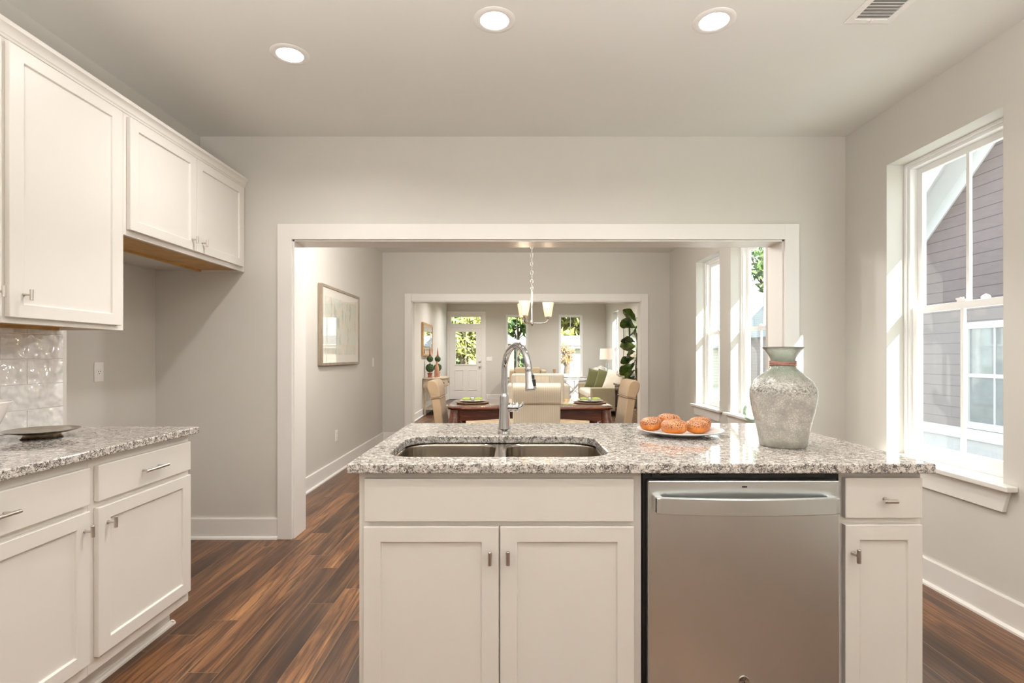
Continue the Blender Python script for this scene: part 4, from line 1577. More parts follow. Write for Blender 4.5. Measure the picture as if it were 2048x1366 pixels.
def framed(name, label, cat, f, p0, p1, q0, q1, fw, depth, frame_m, inner_m, mat_w=0.0, glass=True, mat_col=(0.80, 0.76, 0.70)):
    root = thing(name, label, cat, tuple(f((p0 + p1) / 2, q0, 0)))
    bm = BM()
    frame_ring(bm, f, p0, p1, q0, q1, fw, 0.002, depth)
    obj('frame', bm, frame_m, root, bevel=0.002)
    a = fw - 0.004
    if mat_w:
        bm = BM()
        fbox(bm, f, p0 + a, p1 - a, q0 + a, q1 - a, 0.003, depth - 0.014)
        obj('mat_board', bm, simple('cream mat board', mat_col, 0.8, var=0.01), root)
        a += mat_w
        bm = BM(); fbox(bm, f, p0 + a, p1 - a, q0 + a, q1 - a, depth - 0.014, depth - 0.0125)
        obj('print', bm, inner_m, root)
        a -= mat_w
    else:
        bm = BM(); fbox(bm, f, p0 + a, p1 - a, q0 + a, q1 - a, 0.003, depth - 0.008)
        obj('print' if glass else 'mirror_glass', bm, inner_m, root)
    if glass:
        bm = BM(); fbox(bm, f, p0 + a, p1 - a, q0 + a, q1 - a, depth - 0.008, depth - 0.006)
        obj('glazing', bm, M['picture_glass'], root)
    return root


fL = F((XDL, 0, 0), UY, UZ, UX)
framed('framed_art', 'framed sage watercolour print on the dining room wall', 'picture', fL, 5.085, 6.330, 1.150, 1.950, 0.026, 0.045, M['frame_wood'], art_material(), 0.085)

# ------------------------------------------------------------------ living room
framed('wall_mirror', 'gold-framed rectangular mirror above the console table', 'mirror', fL, 10.87, 12.16, 1.245, 1.945, 0.05, 0.045, M['gilt'], M['mirror'], 0, glass=False)


def canvas_material():
    t = NT('pale landscape canvas')
    v = t.obj()
    n = t.noise(v, 5, 5, 0.6, 1.2)
    c = t.ramp(n, [(0.3, (0.22, 0.30, 0.20)), (0.45, (0.45, 0.50, 0.36)), (0.55, (0.66, 0.62, 0.50)), (0.7, (0.78, 0.76, 0.70))])
    t.set(Base_Color=c, Roughness=0.35)
    return t.m


M['canvas'] = canvas_material()
fR = F((XLR, 0, 0), UY, UZ, (-1, 0, 0))
framed('framed_art', 'farther of two pale framed prints behind the fiddle leaf fig', 'picture', fR, 11.90, 12.50, 1.20, 2.06, 0.02, 0.035, M['dark_wood'], M['canvas'], 0)
framed('framed_art', 'nearer of two pale framed prints, half hidden by fig leaves', 'picture', fR, 11.08, 11.80, 1.20, 2.06, 0.02, 0.035, M['dark_wood'], M['canvas'], 0)

# rug (lying on the living room floor)
M['rug'] = simple('tan patterned rug pile', (0.48, 0.36, 0.22), 0.95, var=0.35, vscale=7, bump=0.4, bscale=300)
M['rug_edge'] = simple('cream rug border', (0.72, 0.68, 0.60), 0.95, var=0.05, vscale=30)
root = thing('rug', 'tan living room rug with cream border seen beneath the dining table', 'rug', (0.4, 11.3, 0))
f0 = F((0, 0, 0), UX, UY, UZ)
bm = BM(); prism(bm, rrect(-1.0, 1.60, 9.0, 13.3, 0.06, 5), f0, 0.0, 0.010)
obj('border', bm, M['rug_edge'], root)
bm = BM(); prism(bm, rrect(-0.93, 1.53, 9.07, 13.23, 0.04, 5), f0, 0.006, 0.012)
obj('field', bm, M['rug'], root)


def rbox(name, m, parent, x0, x1, y0, y1, z0, z1, bev=0.04, seg=4):
    return obj(name, bx(x0, x1, y0, y1, z0, z1), m, parent, bevel=bev, seg=seg)


def cushion(bm, c, w, h, t, rot, n=14, pinch=0.10):
    """pillow: two bulged faces sewn at the rim"""
    grids = []
    for s in (1, -1):
        g = []
        for i in range(n + 1):
            row = []
            for k in range(n + 1):
                u, v_ = 2 * i / n - 1, 2 * k / n - 1
                b = max(0.0, (1 - abs(u) ** 2.6) * (1 - abs(v_) ** 2.6)) ** 0.55
                sq = 1 - pinch * (1 - abs(u) ** 2) * abs(v_) ** 3 * 0.6
                sq2 = 1 - pinch * (1 - abs(v_) ** 2) * abs(u) ** 3 * 0.6
                p = Vector((u * w / 2 * sq2, s * t / 2 * b, v_ * h / 2 * sq))
                row.append(bm.verts.new(Vector(c) + rot @ p))
            g.append(row)
        grids.append(g)
        for i in range(n):
            for k in range(n):
                bm.faces.new((g[i][k], g[i + 1][k], g[i + 1][k + 1], g[i][k + 1]))
    bmesh.ops.remove_doubles(bm, verts=bm.verts[:], dist=0.0005)


# sofa against the right wall, facing left
root = thing('sofa', 'khaki linen sofa along the living room right wall holding green pillows', 'sofa', (2.1, 12.0, 0))
rbox('base', M['sofa_tan'], root, 1.66, 2.56, 10.98, 13.08, 0.10, 0.32, 0.02)
for y0 in (10.93, 12.98):
    rbox('arm', M['sofa_tan'], root, 1.63, 2.50, y0, y0 + 0.17, 0.09, 0.585, 0.03)
rbox('backrest', M['sofa_tan'], root, 2.44, 2.645, 10.95, 13.13, 0.10, 0.83, 0.05)
for y0 in (11.11, 12.05):
    rbox('seat_cushion', M['sofa_cream'], root, 1.64, 2.45, y0, y0 + 0.93, 0.315, 0.475, 0.045)
for y0 in (11.12, 12.05):
    rbox('back_cushion', M['sofa_tan'], root, 2.32, 2.50, y0, y0 + 0.92, 0.46, 0.86, 0.07)
for sx in (1.72, 2.5):
    for sy in (11.05, 13.02):
        bm = BM(); lathe(bm, [(0.02, 0.0), (0.028, 0.095)], (sx, sy, 0), 12)
        obj('leg', bm, M['dark_wood'], root, smooth=True)


def pillow(c, w, t, rot, m, label, name='throw_pillow'):
    bm = BM()
    cushion(bm, (0, 0, 0), w, w, t, Matrix.Identity(3))
    o = obj(name, bm, m, smooth=True, sharp=180)
    o.location = c
    o.rotation_euler = rot
    return tag(o, label, 'pillow', 'pillows on the khaki sofa')


pillow((1.95, 12.30, 0.70), 0.46, 0.16, (R(-16), R(10), R(-22)), M['pillow_green'], 'square olive green pillow farthest along the khaki sofa')
pillow((2.09, 11.88, 0.70), 0.44, 0.16, (R(-16), R(12), R(-26)), M['pillow_green'], 'tufted olive green pillow in the middle of the khaki sofa')
pillow((2.21, 11.42, 0.70), 0.45, 0.16, (R(-16), R(14), R(-30)), M['pillow_cream'], 'cream pillow nearest the dark end table on the khaki sofa')

# dark end table with hydrangeas
root = thing('end_table', 'dark espresso end table beside the near sofa arm', 'table', (2.35, 10.55, 0))
bm = bx(2.07, 2.63, 10.28, 10.84, 0.655, 0.690)
obj('tabletop', bm, M['dark_wood'], root, bevel=0.006)
obj('apron', bx(2.10, 2.60, 10.31, 10.81, 0.55, 0.655), M['dark_wood'], root)
obj('drawer', bx(2.086, 2.10, 10.35, 10.77, 0.565, 0.645), M['dark_wood'], root, bevel=0.003)
obj('shelf', bx(2.10, 2.60, 10.31, 10.81, 0.18, 0.205), M['dark_wood'], root)
for sx in (2.10, 2.56):
    for sy in (10.31, 10.77):
        obj('leg', bx(sx, sx + 0.04, sy, sy + 0.04, 0, 0.56), M['dark_wood'], root)

M['petal'] = simple('white hydrangea petals', (0.82, 0.80, 0.74), 0.7, var=0.12, vscale=25)
M['stem'] = simple('dark green stem', (0.05, 0.12, 0.025), 0.6, var=0.2)


def hydrangeas(x, y, z, vh, vr, spread, heads, label, seed, hr=0.085):
    rnd = random.Random(seed)
    root = thing('flower_bouquet', label, 'flowers', (x, y, z))
    bm = BM(); bs = BM()
    for (dx, dy, dz) in heads:
        c = Vector((x + dx, y + dy, z + dz))
        for k in range(150):
            v = Vector((rnd.gauss(0, 1), rnd.gauss(0, 1), rnd.gauss(0, 1)))
            v.normalize()
            if v.z < -0.6:
                continue
            p = c + v * hr * rnd.uniform(0.86, 1.06)
            t1 = v.orthogonal().normalized()
            t1 = Matrix.Rotation(rnd.uniform(0, 6.28), 3, v) @ t1
            t2 = v.cross(t1)
            s = hr * rnd.uniform(0.16, 0.24)
            q = v * s * 0.35
            cv = bm.verts.new(p)
            ring = []
            for j in range(8):
                a = 2 * PI * j / 8
                rr = s * (1.0 if j % 2 == 0 else 0.62)
                ring.append(bm.verts.new(p + t1 * (rr * math.cos(a)) + t2 * (rr * math.sin(a)) + q * (1 if j % 2 == 0 else 0)))
            for j in range(8):
                bm.faces.new((cv, ring[j], ring[(j + 1) % 8]))
        blob(bm, c, (hr * 0.8,) * 3, 2)
        tube(bs, [(x, y, z + vh * 0.1), (x + dx * 0.25, y + dy * 0.25, z + vh), tuple(c)], 0.005, 6)
    obj('blossoms', bm, M['petal'], root)
    obj('stems', bs, M['stem'], root)
    bm = BM()
    lathe(bm, [(vr * 0.8, 0), (vr * 0.82, 0.006), (vr, vh * 0.6), (vr * 1.15, vh), (vr * 1.08, vh), (vr * 0.9, vh * 0.5), (vr * 0.7, 0.02)], (x, y, z), 24)
    obj('vase', bm, glass_mat('clear vase glass', (0.88, 0.90, 0.88), 1.2), root, smooth=True, sharp=60)


hydrangeas(2.26, 10.55, 0.690, 0.13, 0.055, 0.1, [(-0.10, 0, 0.20), (0.0, -0.05, 0.235), (0.10, 0.0, 0.215), (0.17, 0.03, 0.16), (0.03, 0.07, 0.22), (0.02, -0.09, 0.17)], 'white hydrangea bouquet in a glass vase on the dark end table', 3)

# far corner: side table, table lamp, second bouquet
root = thing('side_table', 'small wooden side table in the far corner under the table lamp', 'table', (2.33, 13.72, 0))
obj('tabletop', bx(2.02, 2.63, 13.42, 14.0, 0.64, 0.665), M['distressed'], root, bevel=0.005)
for sx in (2.04, 2.57):
    for sy in (13.44, 13.94):
        obj('leg', bx(sx, sx + 0.04, sy, sy + 0.04, 0, 0.64), M['distressed'], root)
hydrangeas(2.24, 13.52, 0.665, 0.12, 0.05, 0.1, [(-0.09, 0, 0.20), (0.02, 0.0, 0.245), (0.11, 0.02, 0.20), (0.0, -0.08, 0.19)], 'white hydrangea bouquet in front of the table lamp', 5, 0.09)
root = thing('table_lamp', 'table lamp with pale drum shade and glass base in the far corner', 'lamp', (2.46, 13.70, 0.665))
lx, ly = 2.46, 13.70
bm = BM()
lathe(bm, [(0.065, 0.0), (0.065, 0.012), (0.05, 0.018), (0.045, 0.03), (0.052, 0.10), (0.046, 0.20), (0.030, 0.32), (0.024, 0.42), (0.028, 0.44), (0.012, 0.45), (0.010, 0.52)], (lx, ly, 0.665), 28)
obj('base', bm, simple('pale crystal glass', (0.72, 0.74, 0.72), 0.08, var=0.1, Transmission_Weight=0.5), root, smooth=True, sharp=50)
bm = BM()
lathe(bm, [(0.195, 1.155), (0.178, 1.435), (0.175, 1.435), (0.192, 1.155)], (lx, ly, 0), 40, cap=False)
obj('lamp_shade', bm, NT('lit linen shade').set(Base_Color=(0.82, 0.72, 0.64), Roughness=0.8, Emission_Color=(1.0, 0.70, 0.52), Emission_Strength=0.25).m, root, smooth=True, sharp=60)
bm = BM()
tube(bm, [(lx, ly, 1.17), (lx, ly, 1.43)], 0.004, 8)
for k in range(3):
    a = 2 * PI * k / 3
    tube(bm, [(lx, ly, 1.425), (lx + 0.176 * math.cos(a), ly + 0.176 * math.sin(a), 1.425)], 0.002, 6)
obj('harp', bm, M['nickel'], root)

# fiddle leaf fig beside the second opening
def fig():
    x, y = 2.14, 9.05
    root = thing('fiddle_leaf_fig', 'tall potted fiddle leaf fig with big glossy leaves behind the opening', 'plant', (x, y, 0))
    bm = BM()
    lathe(bm, [(0.13, 0.0), (0.135, 0.01), (0.17, 0.26), (0.18, 0.32), (0.165, 0.32), (0.155, 0.27), (0.02, 0.27)], (x, y, 0), 28)
    obj('pot', bm, simple('woven basket pot', (0.40, 0.30, 0.20), 0.8, var=0.3, vscale=40), root, smooth=True, sharp=50)
    bm = BM()
    tube(bm, [(x, y, 0.2), (x + 0.02, y, 0.6), (x - 0.02, y + 0.02, 1.0), (x, y - 0.01, 1.4), (x - 0.03, y, 1.75)], [0.018, 0.016, 0.014, 0.012, 0.007], 10)
    obj('trunk', bm, simple('grey brown bark', (0.16, 0.11, 0.07), 0.85, var=0.3, vscale=30), root, smooth=True)
    t = NT('glossy fig leaf')
    v = t.obj()
    t.set(Base_Color=t.ramp(t.noise(v, 9, 4), [(0.3, (0.010, 0.030, 0.005)), (0.55, (0.06, 0.115, 0.016)), (0.8, (0.18, 0.25, 0.04))]), Roughness=0.22, Specular_IOR_Level=0.6)
    bm = BM()
    rnd = random.Random(11)
    spots = [(200, 1.70, 25), (160, 1.80, 50), (250, 1.62, 10), (185, 1.46, 15), (140, 1.40, 5), (300, 1.5, 15), (210, 1.32, -10), (175, 1.22, -15), (240, 1.18, -25), (150, 1.12, -30), (195, 1.02, -35), (265, 1.05, -20), (170, 0.92, -40), (220, 0.88, -30), (20, 1.6, 20), (60, 1.3, 10), (340, 1.15, 0), (90, 1.5, 30), (10, 1.0, -20)]
    for az, z, pitch in spots:
        a = R(az + rnd.uniform(-15, 15)); p_ = R(pitch)
        d = Vector((math.cos(a) * math.cos(p_), math.sin(a) * math.cos(p_), math.sin(p_)))
        s = d.cross(Vector((0, 0, 1))).normalized()
        roll = R(rnd.uniform(35, 75)) * (1 if d.y * s.x - d.x * s.y > 0 else 1)
        s = Matrix.Rotation(roll, 3, d) @ s
        nrm = s.cross(d).normalized()
        L = rnd.uniform(0.24, 0.32)
        c0 = Vector((x, y, z)) + d * 0.05
        rows = []
        for i in range(9):
            u = i / 8
            wd = 0.45 * L * (math.sin(PI * min(1, u ** 1.35 * 0.93 + 0.04))) ** 0.8 * (0.62 + 0.5 * u)
            cen = c0 + d * (L * u) - nrm * (0.20 * L * u * u)
            row = []
            for k in range(5):
                v_ = k / 2 - 1
                row.append(bm.verts.new(cen + s * (wd * v_ * 0.85) + nrm * (0.10 * L * abs(v_) ** 1.5 + 0.012 * math.sin(u * 15 + v_ * 3))))
            rows.append(row)
        for i in range(8):
            for k in range(4):
                bm.faces.new((rows[i][k], rows[i][k + 1], rows[i + 1][k + 1], rows[i + 1][k]))
    bmesh.ops.remove_doubles(bm, verts=bm.verts[:], dist=0.0002)
    obj('leaves', bm, t.m, root, smooth=True, sharp=180)


fig()

# cream sofa with its back to the dining room
root = thing('sofa', 'pale cream sofa standing with its back toward the dining table', 'sofa', (0.5, 10.9, 0))
rbox('base', M['sofa_cream'], root, -0.05, 1.05, 10.40, 11.20, 0.10, 0.34, 0.02)
rbox('backrest', M['sofa_cream'], root, -0.02, 1.02, 10.36, 10.58, 0.10, 0.885, 0.055)
for x0 in (-0.10, 0.96):
    rbox('arm', M['sofa_cream'], root, x0, x0 + 0.17, 10.42, 11.22, 0.09, 0.66, 0.045)
rbox('seat_cushion', M['sofa_cream'], root, 0.07, 0.96, 10.58, 11.20, 0.34, 0.48, 0.045)
for sx in (-0.02, 1.04):
    for sy in (10.45, 11.15):
        bm = BM(); lathe(bm, [(0.02, 0.0), (0.028, 0.095)], (sx, sy, 0), 12)
        obj('leg', bm, M['dark_wood'], root, smooth=True)

root.location.z += 0.0125

# tan settee under the front window
root = thing('settee', 'tan settee below the front window next to the entry door', 'sofa', (0.4, 14.4, 0))
rbox('base', M['settee_tan'], root, -0.05, 0.86, 14.00, 14.75, 0.10, 0.36, 0.02)
rbox('backrest', M['settee_tan'], root, -0.03, 0.84, 14.68, 14.90, 0.10, 0.86, 0.05)
for x0 in (-0.08, 0.78):
    rbox('arm', M['settee_tan'], root, x0, x0 + 0.13, 14.02, 14.86, 0.09, 0.87, 0.04)
rbox('seat_cushion', M['settee_tan'], root, 0.06, 0.77, 14.00, 14.68, 0.36, 0.50, 0.04)
for x0 in (0.055, 0.42):
    rbox('back_cushion', M['settee_tan'], root, x0, x0 + 0.35, 14.50, 14.68, 0.49, 0.94, 0.06)
for sx in (0.0, 0.8):
    for sy in (14.08, 14.78):
        bm = BM(); lathe(bm, [(0.018, 0.0), (0.025, 0.095)], (sx, sy, 0), 12)
        obj('leg', bm, M['dark_wood'], root, smooth=True)

# pedestal stand with a tan vessel
root = thing('pedestal_table', 'round white pedestal stand between the settee and side table', 'table', (1.14, 14.35, 0))
bm = BM(); lathe(bm, [(0.15, 0), (0.15, 0.02), (0.05, 0.05), (0.03, 0.10), (0.03, 0.68), (0.05, 0.715), (0.14, 0.725), (0.14, 0.745)], (1.14, 14.35, 0), 28)
obj('column', bm, M['white_paint'], root, smooth=True, sharp=50)
bm = BM(); lathe(bm, [(0.035, 0), (0.028, 0.02), (0.034, 0.05), (0.050, 0.14), (0.046, 0.14), (0.02, 0.03)], (1.14, 14.35, 0.745), 24)
tag(obj('goblet', bm, simple('tan wood vessel', (0.50, 0.32, 0.18), 0.5, var=0.15), smooth=True, sharp=60), 'tan tapered cup on the white pedestal stand', 'cup')

# white side table with crossed braces under the front window
root = thing('side_table', 'white side table with crossed braces below the front window', 'table', (1.68, 14.3, 0))
obj('tabletop', bx(1.30, 2.06, 14.08, 14.56, 0.60, 0.628), M['white_paint'], root, bevel=0.004)
for sx in (1.33, 1.99):
    for sy in (14.10, 14.50):
        obj('leg', bx(sx, sx + 0.04, sy, sy + 0.04, 0, 0.60), M['white_paint'], root)
for a, b in (((1.37, 0.05), (1.99, 0.58)), ((1.99, 0.05), (1.37, 0.58))):
    bm = BM(); tube(bm, [(a[0], 14.12, a[1]), (b[0], 14.12, b[1])], 0.014, 4)
    obj('brace', bm, M['white_paint'], root)
obj('rail', bx(1.35, 2.01, 14.11, 14.14, 0.05, 0.08), M['white_paint'], root)


# demilune console with topiaries and a bottle
def console():
    y0, y1, zt = 10.98, 12.26, 0.782
    cy, hw, dp = (y0 + y1) / 2, (y1 - y0) / 2, 0.47
    xw = XDL + 0.012
    root = thing('console_table', 'distressed beige bow-front console table with turned legs', 'table', (xw, cy, 0))
    def outline(d, n=24, x_in=0.0):
        pts = [(xw + x_in, cy - hw + d)]
        for k in range(n + 1):
            t = -1 + 2 * k / n
            x = dp * (1 - abs(t) ** 3.2 * 0.55) - d
            pts.append((xw + x, cy + (hw - d) * t))
        pts.append((xw + x_in, cy + hw - d))
        return pts
    f = F((0, 0, 0), UX, UY, UZ)
    bm = BM(); prism(bm, outline(0.0), f, zt - 0.024, zt)
    obj('tabletop', bm, M['distressed'], root, bevel=0.005)
    bm = BM(); prism(bm, outline(0.03), f, zt - 0.20, zt - 0.024)
    obj('apron', bm, M['distressed'], root)
    bm = BM(); prism(bm, outline(0.04), f, 0.115, 0.140)
    obj('shelf', bm, M['distressed'], root, bevel=0.004)
    for t in (-0.62, 0.0, 0.62):
        yc = cy + (hw - 0.03) * t
        xs = xw + dp * (1 - abs(t) ** 3.2 * 0.55) - 0.03
        sl = -dp * 0.55 * 3.2 * abs(t) ** 2.2 * (1 if t > 0 else -1) / (hw - 0.03)
        u = Vector((sl, 1, 0)).normalized()
        nrm = Vector((u.y, -u.x, 0))
        ff = F((xs, yc, 0), u, UZ, nrm)
        bm = BM(); fbox(bm, ff, -0.15, 0.15, zt - 0.175, zt - 0.050, -0.02, 0.010)
        d = obj('drawer', bm, M['distressed'], root, bevel=0.004)
        bm = BM()
        c = ff(0, zt - 0.112, 0.022)
        blob(bm, tuple(c), (0.014, 0.014, 0.014), 2)
        obj('knob', bm, M['dark_wood'], d, smooth=True)
    for lx_, ly_ in ((xw + 0.035, y0 + 0.05), (xw + 0.035, y1 - 0.05), (xw + 0.30, cy - 0.42), (xw + 0.30, cy + 0.42)):
        bm = BM()
        lathe(bm, [(0.016, 0), (0.024, 0.03), (0.018, 0.06), (0.026, 0.085), (0.026, 0.16), (0.017, 0.18), (0.021, 0.22), (0.019, 0.40), (0.022, 0.50), (0.017, 0.53), (0.026, 0.56), (0.026, zt - 0.20)], (lx_, ly_, 0), 16)
        obj('leg', bm, M['distressed'], root, smooth=True, sharp=50)
    return zt


zt = console()
t = NT('boxwood foliage')
t.set(Base_Color=t.ramp(t.noise(t.obj(), 60, 3), [(0.3, (0.010, 0.025, 0.006)), (0.6, (0.04, 0.085, 0.014)), (0.8, (0.09, 0.15, 0.03))]), Roughness=0.6)
M['boxwood'] = t.m
M['terracotta'] = simple('reddish clay', (0.30, 0.09, 0.045), 0.45, var=0.25, vscale=25)


def topiary(x, y, s, label):
    root = thing('topiary', label, 'plant', (x, y, zt), 'topiaries on the console table')
    bm = BM(); lathe(bm, [(0.045 * s, 0), (0.05 * s, 0.008), (0.040 * s, 0.03), (0.055 * s, 0.095 * s), (0.062 * s, 0.105 * s), (0.05 * s, 0.105 * s), (0.02, 0.09 * s)], (x, y, zt), 20)
    obj('pot', bm, M['terracotta'], root, smooth=True, sharp=50)
    bm = BM(); tube(bm, [(x, y, zt + 0.08 * s), (x, y, zt + 0.5 * s)], 0.007 * s, 8)
    obj('stem', bm, M['dark_wood'], root, smooth=True)
    for z, r in ((0.205 * s, 0.088 * s), (0.40 * s, 0.066 * s)):
        bm = BM(); blob(bm, (x, y, zt + z), (r, r, r), 4, 0.09, int(z * 1000))
        obj('ball', bm, M['boxwood'], root)
    bm = BM(); lathe(bm, [(0.024 * s, 0.455 * s), (0.028 * s, 0.475 * s), (0.018 * s, 0.50 * s), (0.011 * s, 0.58 * s), (0.002, 0.665 * s)], (x, y, zt), 14)
    obj('finial', bm, M['terracotta'], root, smooth=True)


topiary(-1.765, 11.28, 1.0, 'two-ball boxwood topiary with pointed finial nearer on the console')
topiary(-1.690, 11.92, 0.98, 'two-ball boxwood topiary farther along the console behind the bottle')
bm = BM()
lathe(bm, [(0.050, 0), (0.055, 0.01), (0.058, 0.10), (0.045, 0.20), (0.026, 0.27), (0.020, 0.33), (0.024, 0.345), (0.018, 0.345), (0.014, 0.30)], (-1.660, 11.58, zt), 24)
tag(obj('bottle', bm, simple('rosy brown glass bottle', (0.50, 0.25, 0.16), 0.15, var=0.3, vscale=12), smooth=True, sharp=60), 'rosy brown bottle vase standing between the two topiaries', 'bottle')


# ------------------------------------------------------------------ outside
M['lawn'] = simple('dry lawn', (0.20, 0.22, 0.09), 0.95, var=0.3, vscale=1.5)
M['asphalt'] = simple('asphalt', (0.20, 0.20, 0.20), 0.9, var=0.1)
bm = bx(-70, 90, -50, 110, -0.75, -0.60)
struct('ground_outside', bm, M['lawn'])
struct('bounce_slab_outside', bx(2.9, 7.4, -14, 20, -0.62, -0.575), simple('pale bounce surface', (0.58, 0.56, 0.52), 0.9, var=0.05, vscale=3))  # unseen pale slab added to bounce sunlight up to the ceiling
struct('road_outside', bx(-70, 90, 24, 30, -0.62, -0.585), M['asphalt'])


def siding_material(name, col, expo=0.182):
    t = NT(name)
    v = t.obj()
    z = t.sep(v)[2]
    fz = t.math('FRACT', t.math('DIVIDE', z, expo))
    seam = t.ramp(fz, [(0.0, 1.0), (0.055, 1.0), (0.075, 0.0)])
    n = t.noise(t.scale(v, (1, 1, 4)), 6, 4, 0.6)
    c = t.ramp(n, [(0.3, tuple(x * 0.93 for x in col)), (0.7, tuple(x * 1.07 for x in col))])
    c = t.mix(t.math('MULTIPLY', seam, 0.75), c, tuple(x * 0.25 for x in col))
    t.set(Base_Color=c, Roughness=0.75)
    t.bump(t.math('SUBTRACT', 1.0, fz), 0.35, 0.02)
    return t.m


M['siding_taupe'] = siding_material('taupe lap siding', (0.165, 0.122, 0.112))
M['siding_cream'] = siding_material('cream lap siding', (0.62, 0.56, 0.44))
M['shingle'] = siding_material('grey asphalt shingles', (0.22, 0.24, 0.25), 0.11)
M['brick'] = simple('pale red brick', (0.48, 0.20, 0.14), 0.85, var=0.25, vscale=8)
M['ext_white'] = simple('white exterior trim', (0.56, 0.545, 0.53), 0.5, var=0.02)
M['ext_glass'] = simple('dim window glass', (0.16, 0.17, 0.17), 0.04, 0.0, var=0.2, vscale=3, Specular_IOR_Level=1.0)
M['foundation'] = simple('painted foundation', (0.44, 0.41, 0.40), 0.85, var=0.05)


def ext_window(parent, f, p0, p1, q0, q1, trim=0.11):
    bm = BM()
    frame_ring(bm, f, p0, p1, q0, q1, trim, 0, 0.045)
    qm = (q0 + q1) / 2
    fbox(bm, f, p0 + trim, p1 - trim, qm - 0.03, qm + 0.03, 0, 0.04)
    fbox(bm, f, (p0 + p1) / 2 - 0.012, (p0 + p1) / 2 + 0.012, q0 + trim, q1 - trim, 0, 0.03)
    w = obj('window', bm, M['ext_white'], parent, bevel=0.004)
    bm = BM(); fbox(bm, f, p0 + trim, p1 - trim, q0 + trim, q1 - trim, -0.02, 0.012)
    obj('pane', bm, M['ext_glass'], w)


def neighbour():
    X = 7.6
    yc, rz, sl = 6.05, 6.90, 0.912
    ye0, ye1 = 1.6, 10.5
    root = thing('house', 'neighbouring house with taupe lap siding seen through the kitchen window', 'house', (X, yc, -0.6))
    def zr(y):
        return rz - sl * abs(y - yc)
    f = F((X, 0, 0), UY, UZ, UX)
    bm = BM()
    prism(bm, [(ye0, 0.0), (ye1, 0.0), (ye1, zr(ye1)), (yc, rz), (ye0, zr(ye0))], f, 0, 8)
    obj('wall', bm, M['siding_taupe'], root)
    obj('foundation', bx(X - 0.03, X + 8, ye0 + 0.02, ye1 - 0.02, -0.62, -0.12), M['foundation'], root)
    obj('water_table', bx(X - 0.06, X, ye0, ye1, -0.14, 0.04), M['ext_white'], root, bevel=0.01)
    # frieze on the wall, soffit and rake board on the overhang
    bm = BM()
    def strip(y_a, y_b, up0, up1, r0, r1):
        prism(bm, [(y_a, zr(y_a) + up0), (y_b, zr(y_b) + up0), (y_b, zr(y_b) + up1), (y_a, zr(y_a) + up1)], f, r0, r1)
    for a, b in ((ye0 - 0.5, yc), (yc, ye1 + 0.5)):
        strip(a, b, -0.26, 0.0, -0.03, 0.0)
        strip(a, b, 0.0, 0.05, -0.42, 0.0)
        strip(a, b, -0.05, 0.27, -0.46, -0.42)
    obj('rake_trim', bm, M['ext_white'], root)
    bm = BM()
    for a, b in ((ye0 - 0.6, yc), (yc, ye1 + 0.6)):
        strip(a, b, 0.05, 0.30, -0.42, 8.3)
        strip(a, b, 0.27, 0.33, -0.52, 8.3)
    obj('roof', bm, M['shingle'], root)
    fw = F((X, 0, 0), UY, UZ, (-1, 0, 0))
    ext_window(root, fw, 7.72, 8.86, 0.05, 1.80)
    ext_window(root, fw, 3.2, 4.3, 0.05, 1.80)
    # lower wing farther along
    obj('wing_wall', bx(X + 1.2, X + 8, ye1, 17.0, -0.6, 2.6), M['siding_taupe'], root)
    bm = BM()
    prism(bm, [(X + 0.8, 2.5), (X + 8.4, 2.5), (X + 4.6, 5.6)], F((0, ye1 - 0.2, 0), UX, UZ, UY), 0, 7.0)
    obj('wing_roof', bm, M['shingle'], root)
    fw2 = F((X + 1.2, 0, 0), UY, UZ, (-1, 0, 0))
    ext_window(root, fw2, 13.0, 14.1, 0.05, 1.80)


neighbour()


def simple_house(label, x0, x1, y0, y1, h, m_wall, wins, roof_h=2.6, ridge='X'):
    root = thing('house', label, 'house', ((x0 + x1) / 2, (y0 + y1) / 2, -0.6), 'houses across the street')
    obj('wall', bx(x0, x1, y0, y1, -0.6, h), m_wall, root)
    bm = BM()
    e = 0.4
    if ridge == 'X':
        prism(bm, [(y0 - e, h - 0.1), (y1 + e, h - 0.1), ((y0 + y1) / 2, h + roof_h)], F((x0 - e, 0, 0), UY, UZ, UX), 0, x1 - x0 + 2 * e)
    else:
        prism(bm, [(x0 - e, h - 0.1), (x1 + e, h - 0.1), ((x0 + x1) / 2, h + roof_h)], F((0, y0 - e, 0), UX, UZ, UY), 0, y1 - y0 + 2 * e)
    obj('roof', bm, M['shingle'], root)
    f = F((0, y0, 0), UX, UZ, (0, -1, 0))
    for a, b, za, zb in wins:
        ext_window(root, f, a, b, za, zb, 0.14)
    obj('eave_trim', bx(x0 - 0.35, x1 + 0.35, y0 - 0.44, y0 - 0.38, h - 0.22, h + 0.02), M['ext_white'], root)


simple_house('cream house across the street seen through the right front window', 2.3, 13.5, 33.0, 42.0, 1.95, M['siding_cream'], [(3.2, 3.95, 0.4, 1.6), (8.5, 9.8, 0.2, 1.6)], 0.75)
simple_house('red brick house across the street seen beside the entry door', -3.0, 0.1, 36.0, 44.0, 2.3, M['brick'], [(-2.2, -1.4, 0.2, 1.6)], 1.1, 'Y')
simple_house('grey house down the block seen through the dining windows', 14.2, 22.0, 25.2, 33.0, 2.4, M['siding_taupe'], [(14.6, 15.6, 0.2, 1.8)], 1.6)

M['bark'] = simple('tree bark', (0.13, 0.09, 0.06), 0.9, var=0.3, vscale=10)


def leaf_material(name, a, b, c):
    t = NT(name)
    n = t.noise(t.obj(), 1.4, 4, 0.7)
    t.set(Base_Color=t.ramp(n, [(0.3, a), (0.5, b), (0.7, c)]), Roughness=0.6)
    return t.m


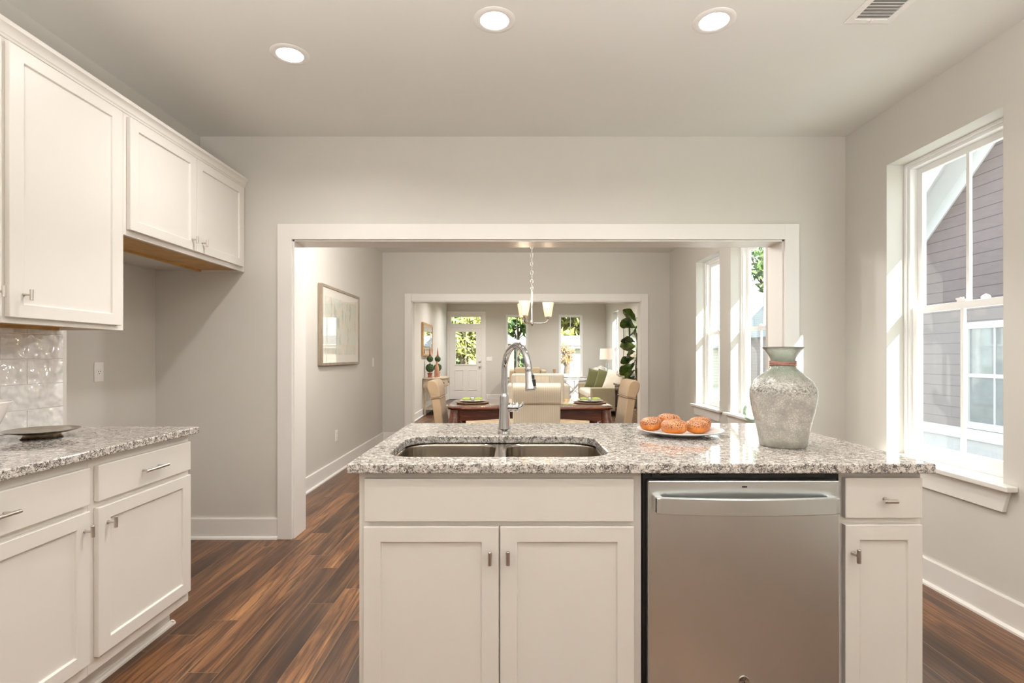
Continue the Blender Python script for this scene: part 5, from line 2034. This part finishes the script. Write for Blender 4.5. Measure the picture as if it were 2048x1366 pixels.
M['leaf_green'] = leaf_material('summer leaves', (0.05, 0.10, 0.02), (0.14, 0.22, 0.05), (0.30, 0.36, 0.10))
M['leaf_yellow'] = leaf_material('autumn leaves', (0.16, 0.17, 0.04), (0.36, 0.34, 0.09), (0.55, 0.42, 0.14))
M['leaf_red'] = leaf_material('russet leaves', (0.25, 0.09, 0.03), (0.45, 0.20, 0.06), (0.55, 0.36, 0.12))


def tree(x, y, h, r, m, label, seed, n=2600, leaf=0.22, zlo=0.42):
    rnd = random.Random(seed)
    root = thing('tree', label, 'tree', (x, y, -0.6), 'trees outside the front windows')
    bm = BM()
    tube(bm, [(x, y, -0.6), (x + 0.1, y, h * 0.3), (x - 0.1, y + 0.1, h * 0.7)], [0.22, 0.17, 0.07], 10)
    lobes = []
    for k in range(11):
        a = rnd.uniform(0, 6.28)
        zz = h * rnd.uniform(zlo, 0.86)
        rr = r * rnd.uniform(0.3, 0.7)
        lobes.append((Vector((x + rr * math.cos(a), y + rr * math.sin(a), zz)), r * rnd.uniform(0.38, 0.58)))
        tube(bm, [(x, y, h * 0.3), tuple(lobes[-1][0])], [0.07, 0.025], 6)
    obj('trunk', bm, M['bark'], root, smooth=True)
    bm = BM()
    for k in range(n):
        c, cr = rnd.choice(lobes)
        v = Vector((rnd.gauss(0, 1), rnd.gauss(0, 1), rnd.gauss(0, 1))); v.normalize()
        p = c + v * cr * rnd.uniform(0.45, 1.05)
        a = Vector((rnd.gauss(0, 1), rnd.gauss(0, 1), rnd.gauss(0, 1))).normalized()
        b = a.orthogonal().normalized()
        s = leaf * rnd.uniform(0.6, 1.3)
        c2 = a.cross(b) * s * 0.2
        bm.faces.new([bm.verts.new(q) for q in (p - a * s, p + b * s * 0.5 + c2, p + a * s, p - b * s * 0.5 + c2)])
    obj('foliage', bm, m, root)


tree(-4.9, 51.5, 9.0, 4.4, M['leaf_green'], 'broad green tree behind the brick house', 1, 5600, 0.42, 0.06)
tree(0.6, 63.0, 10.5, 4.6, M['leaf_green'], 'broad green tree behind the gap between the two houses', 2, 5600, 0.42, 0.05)
tree(6.2, 50.0, 9.5, 4.2, M['leaf_yellow'], 'yellow-green tree rising behind the cream house', 3, 5600, 0.42, 0.10)
tree(-2.15, 22.5, 3.4, 1.1, M['leaf_yellow'], 'small yellowing tree in the front yard outside the entry door', 4, 1500, 0.13)
tree(3.12, 31.0, 2.15, 0.55, M['leaf_red'], 'small russet tree in front of the cream house', 5, 420, 0.10)
tree(11.8, 23.0, 7.5, 2.4, M['leaf_green'], 'green tree outside the dining room side windows', 6, 2200, 0.2)
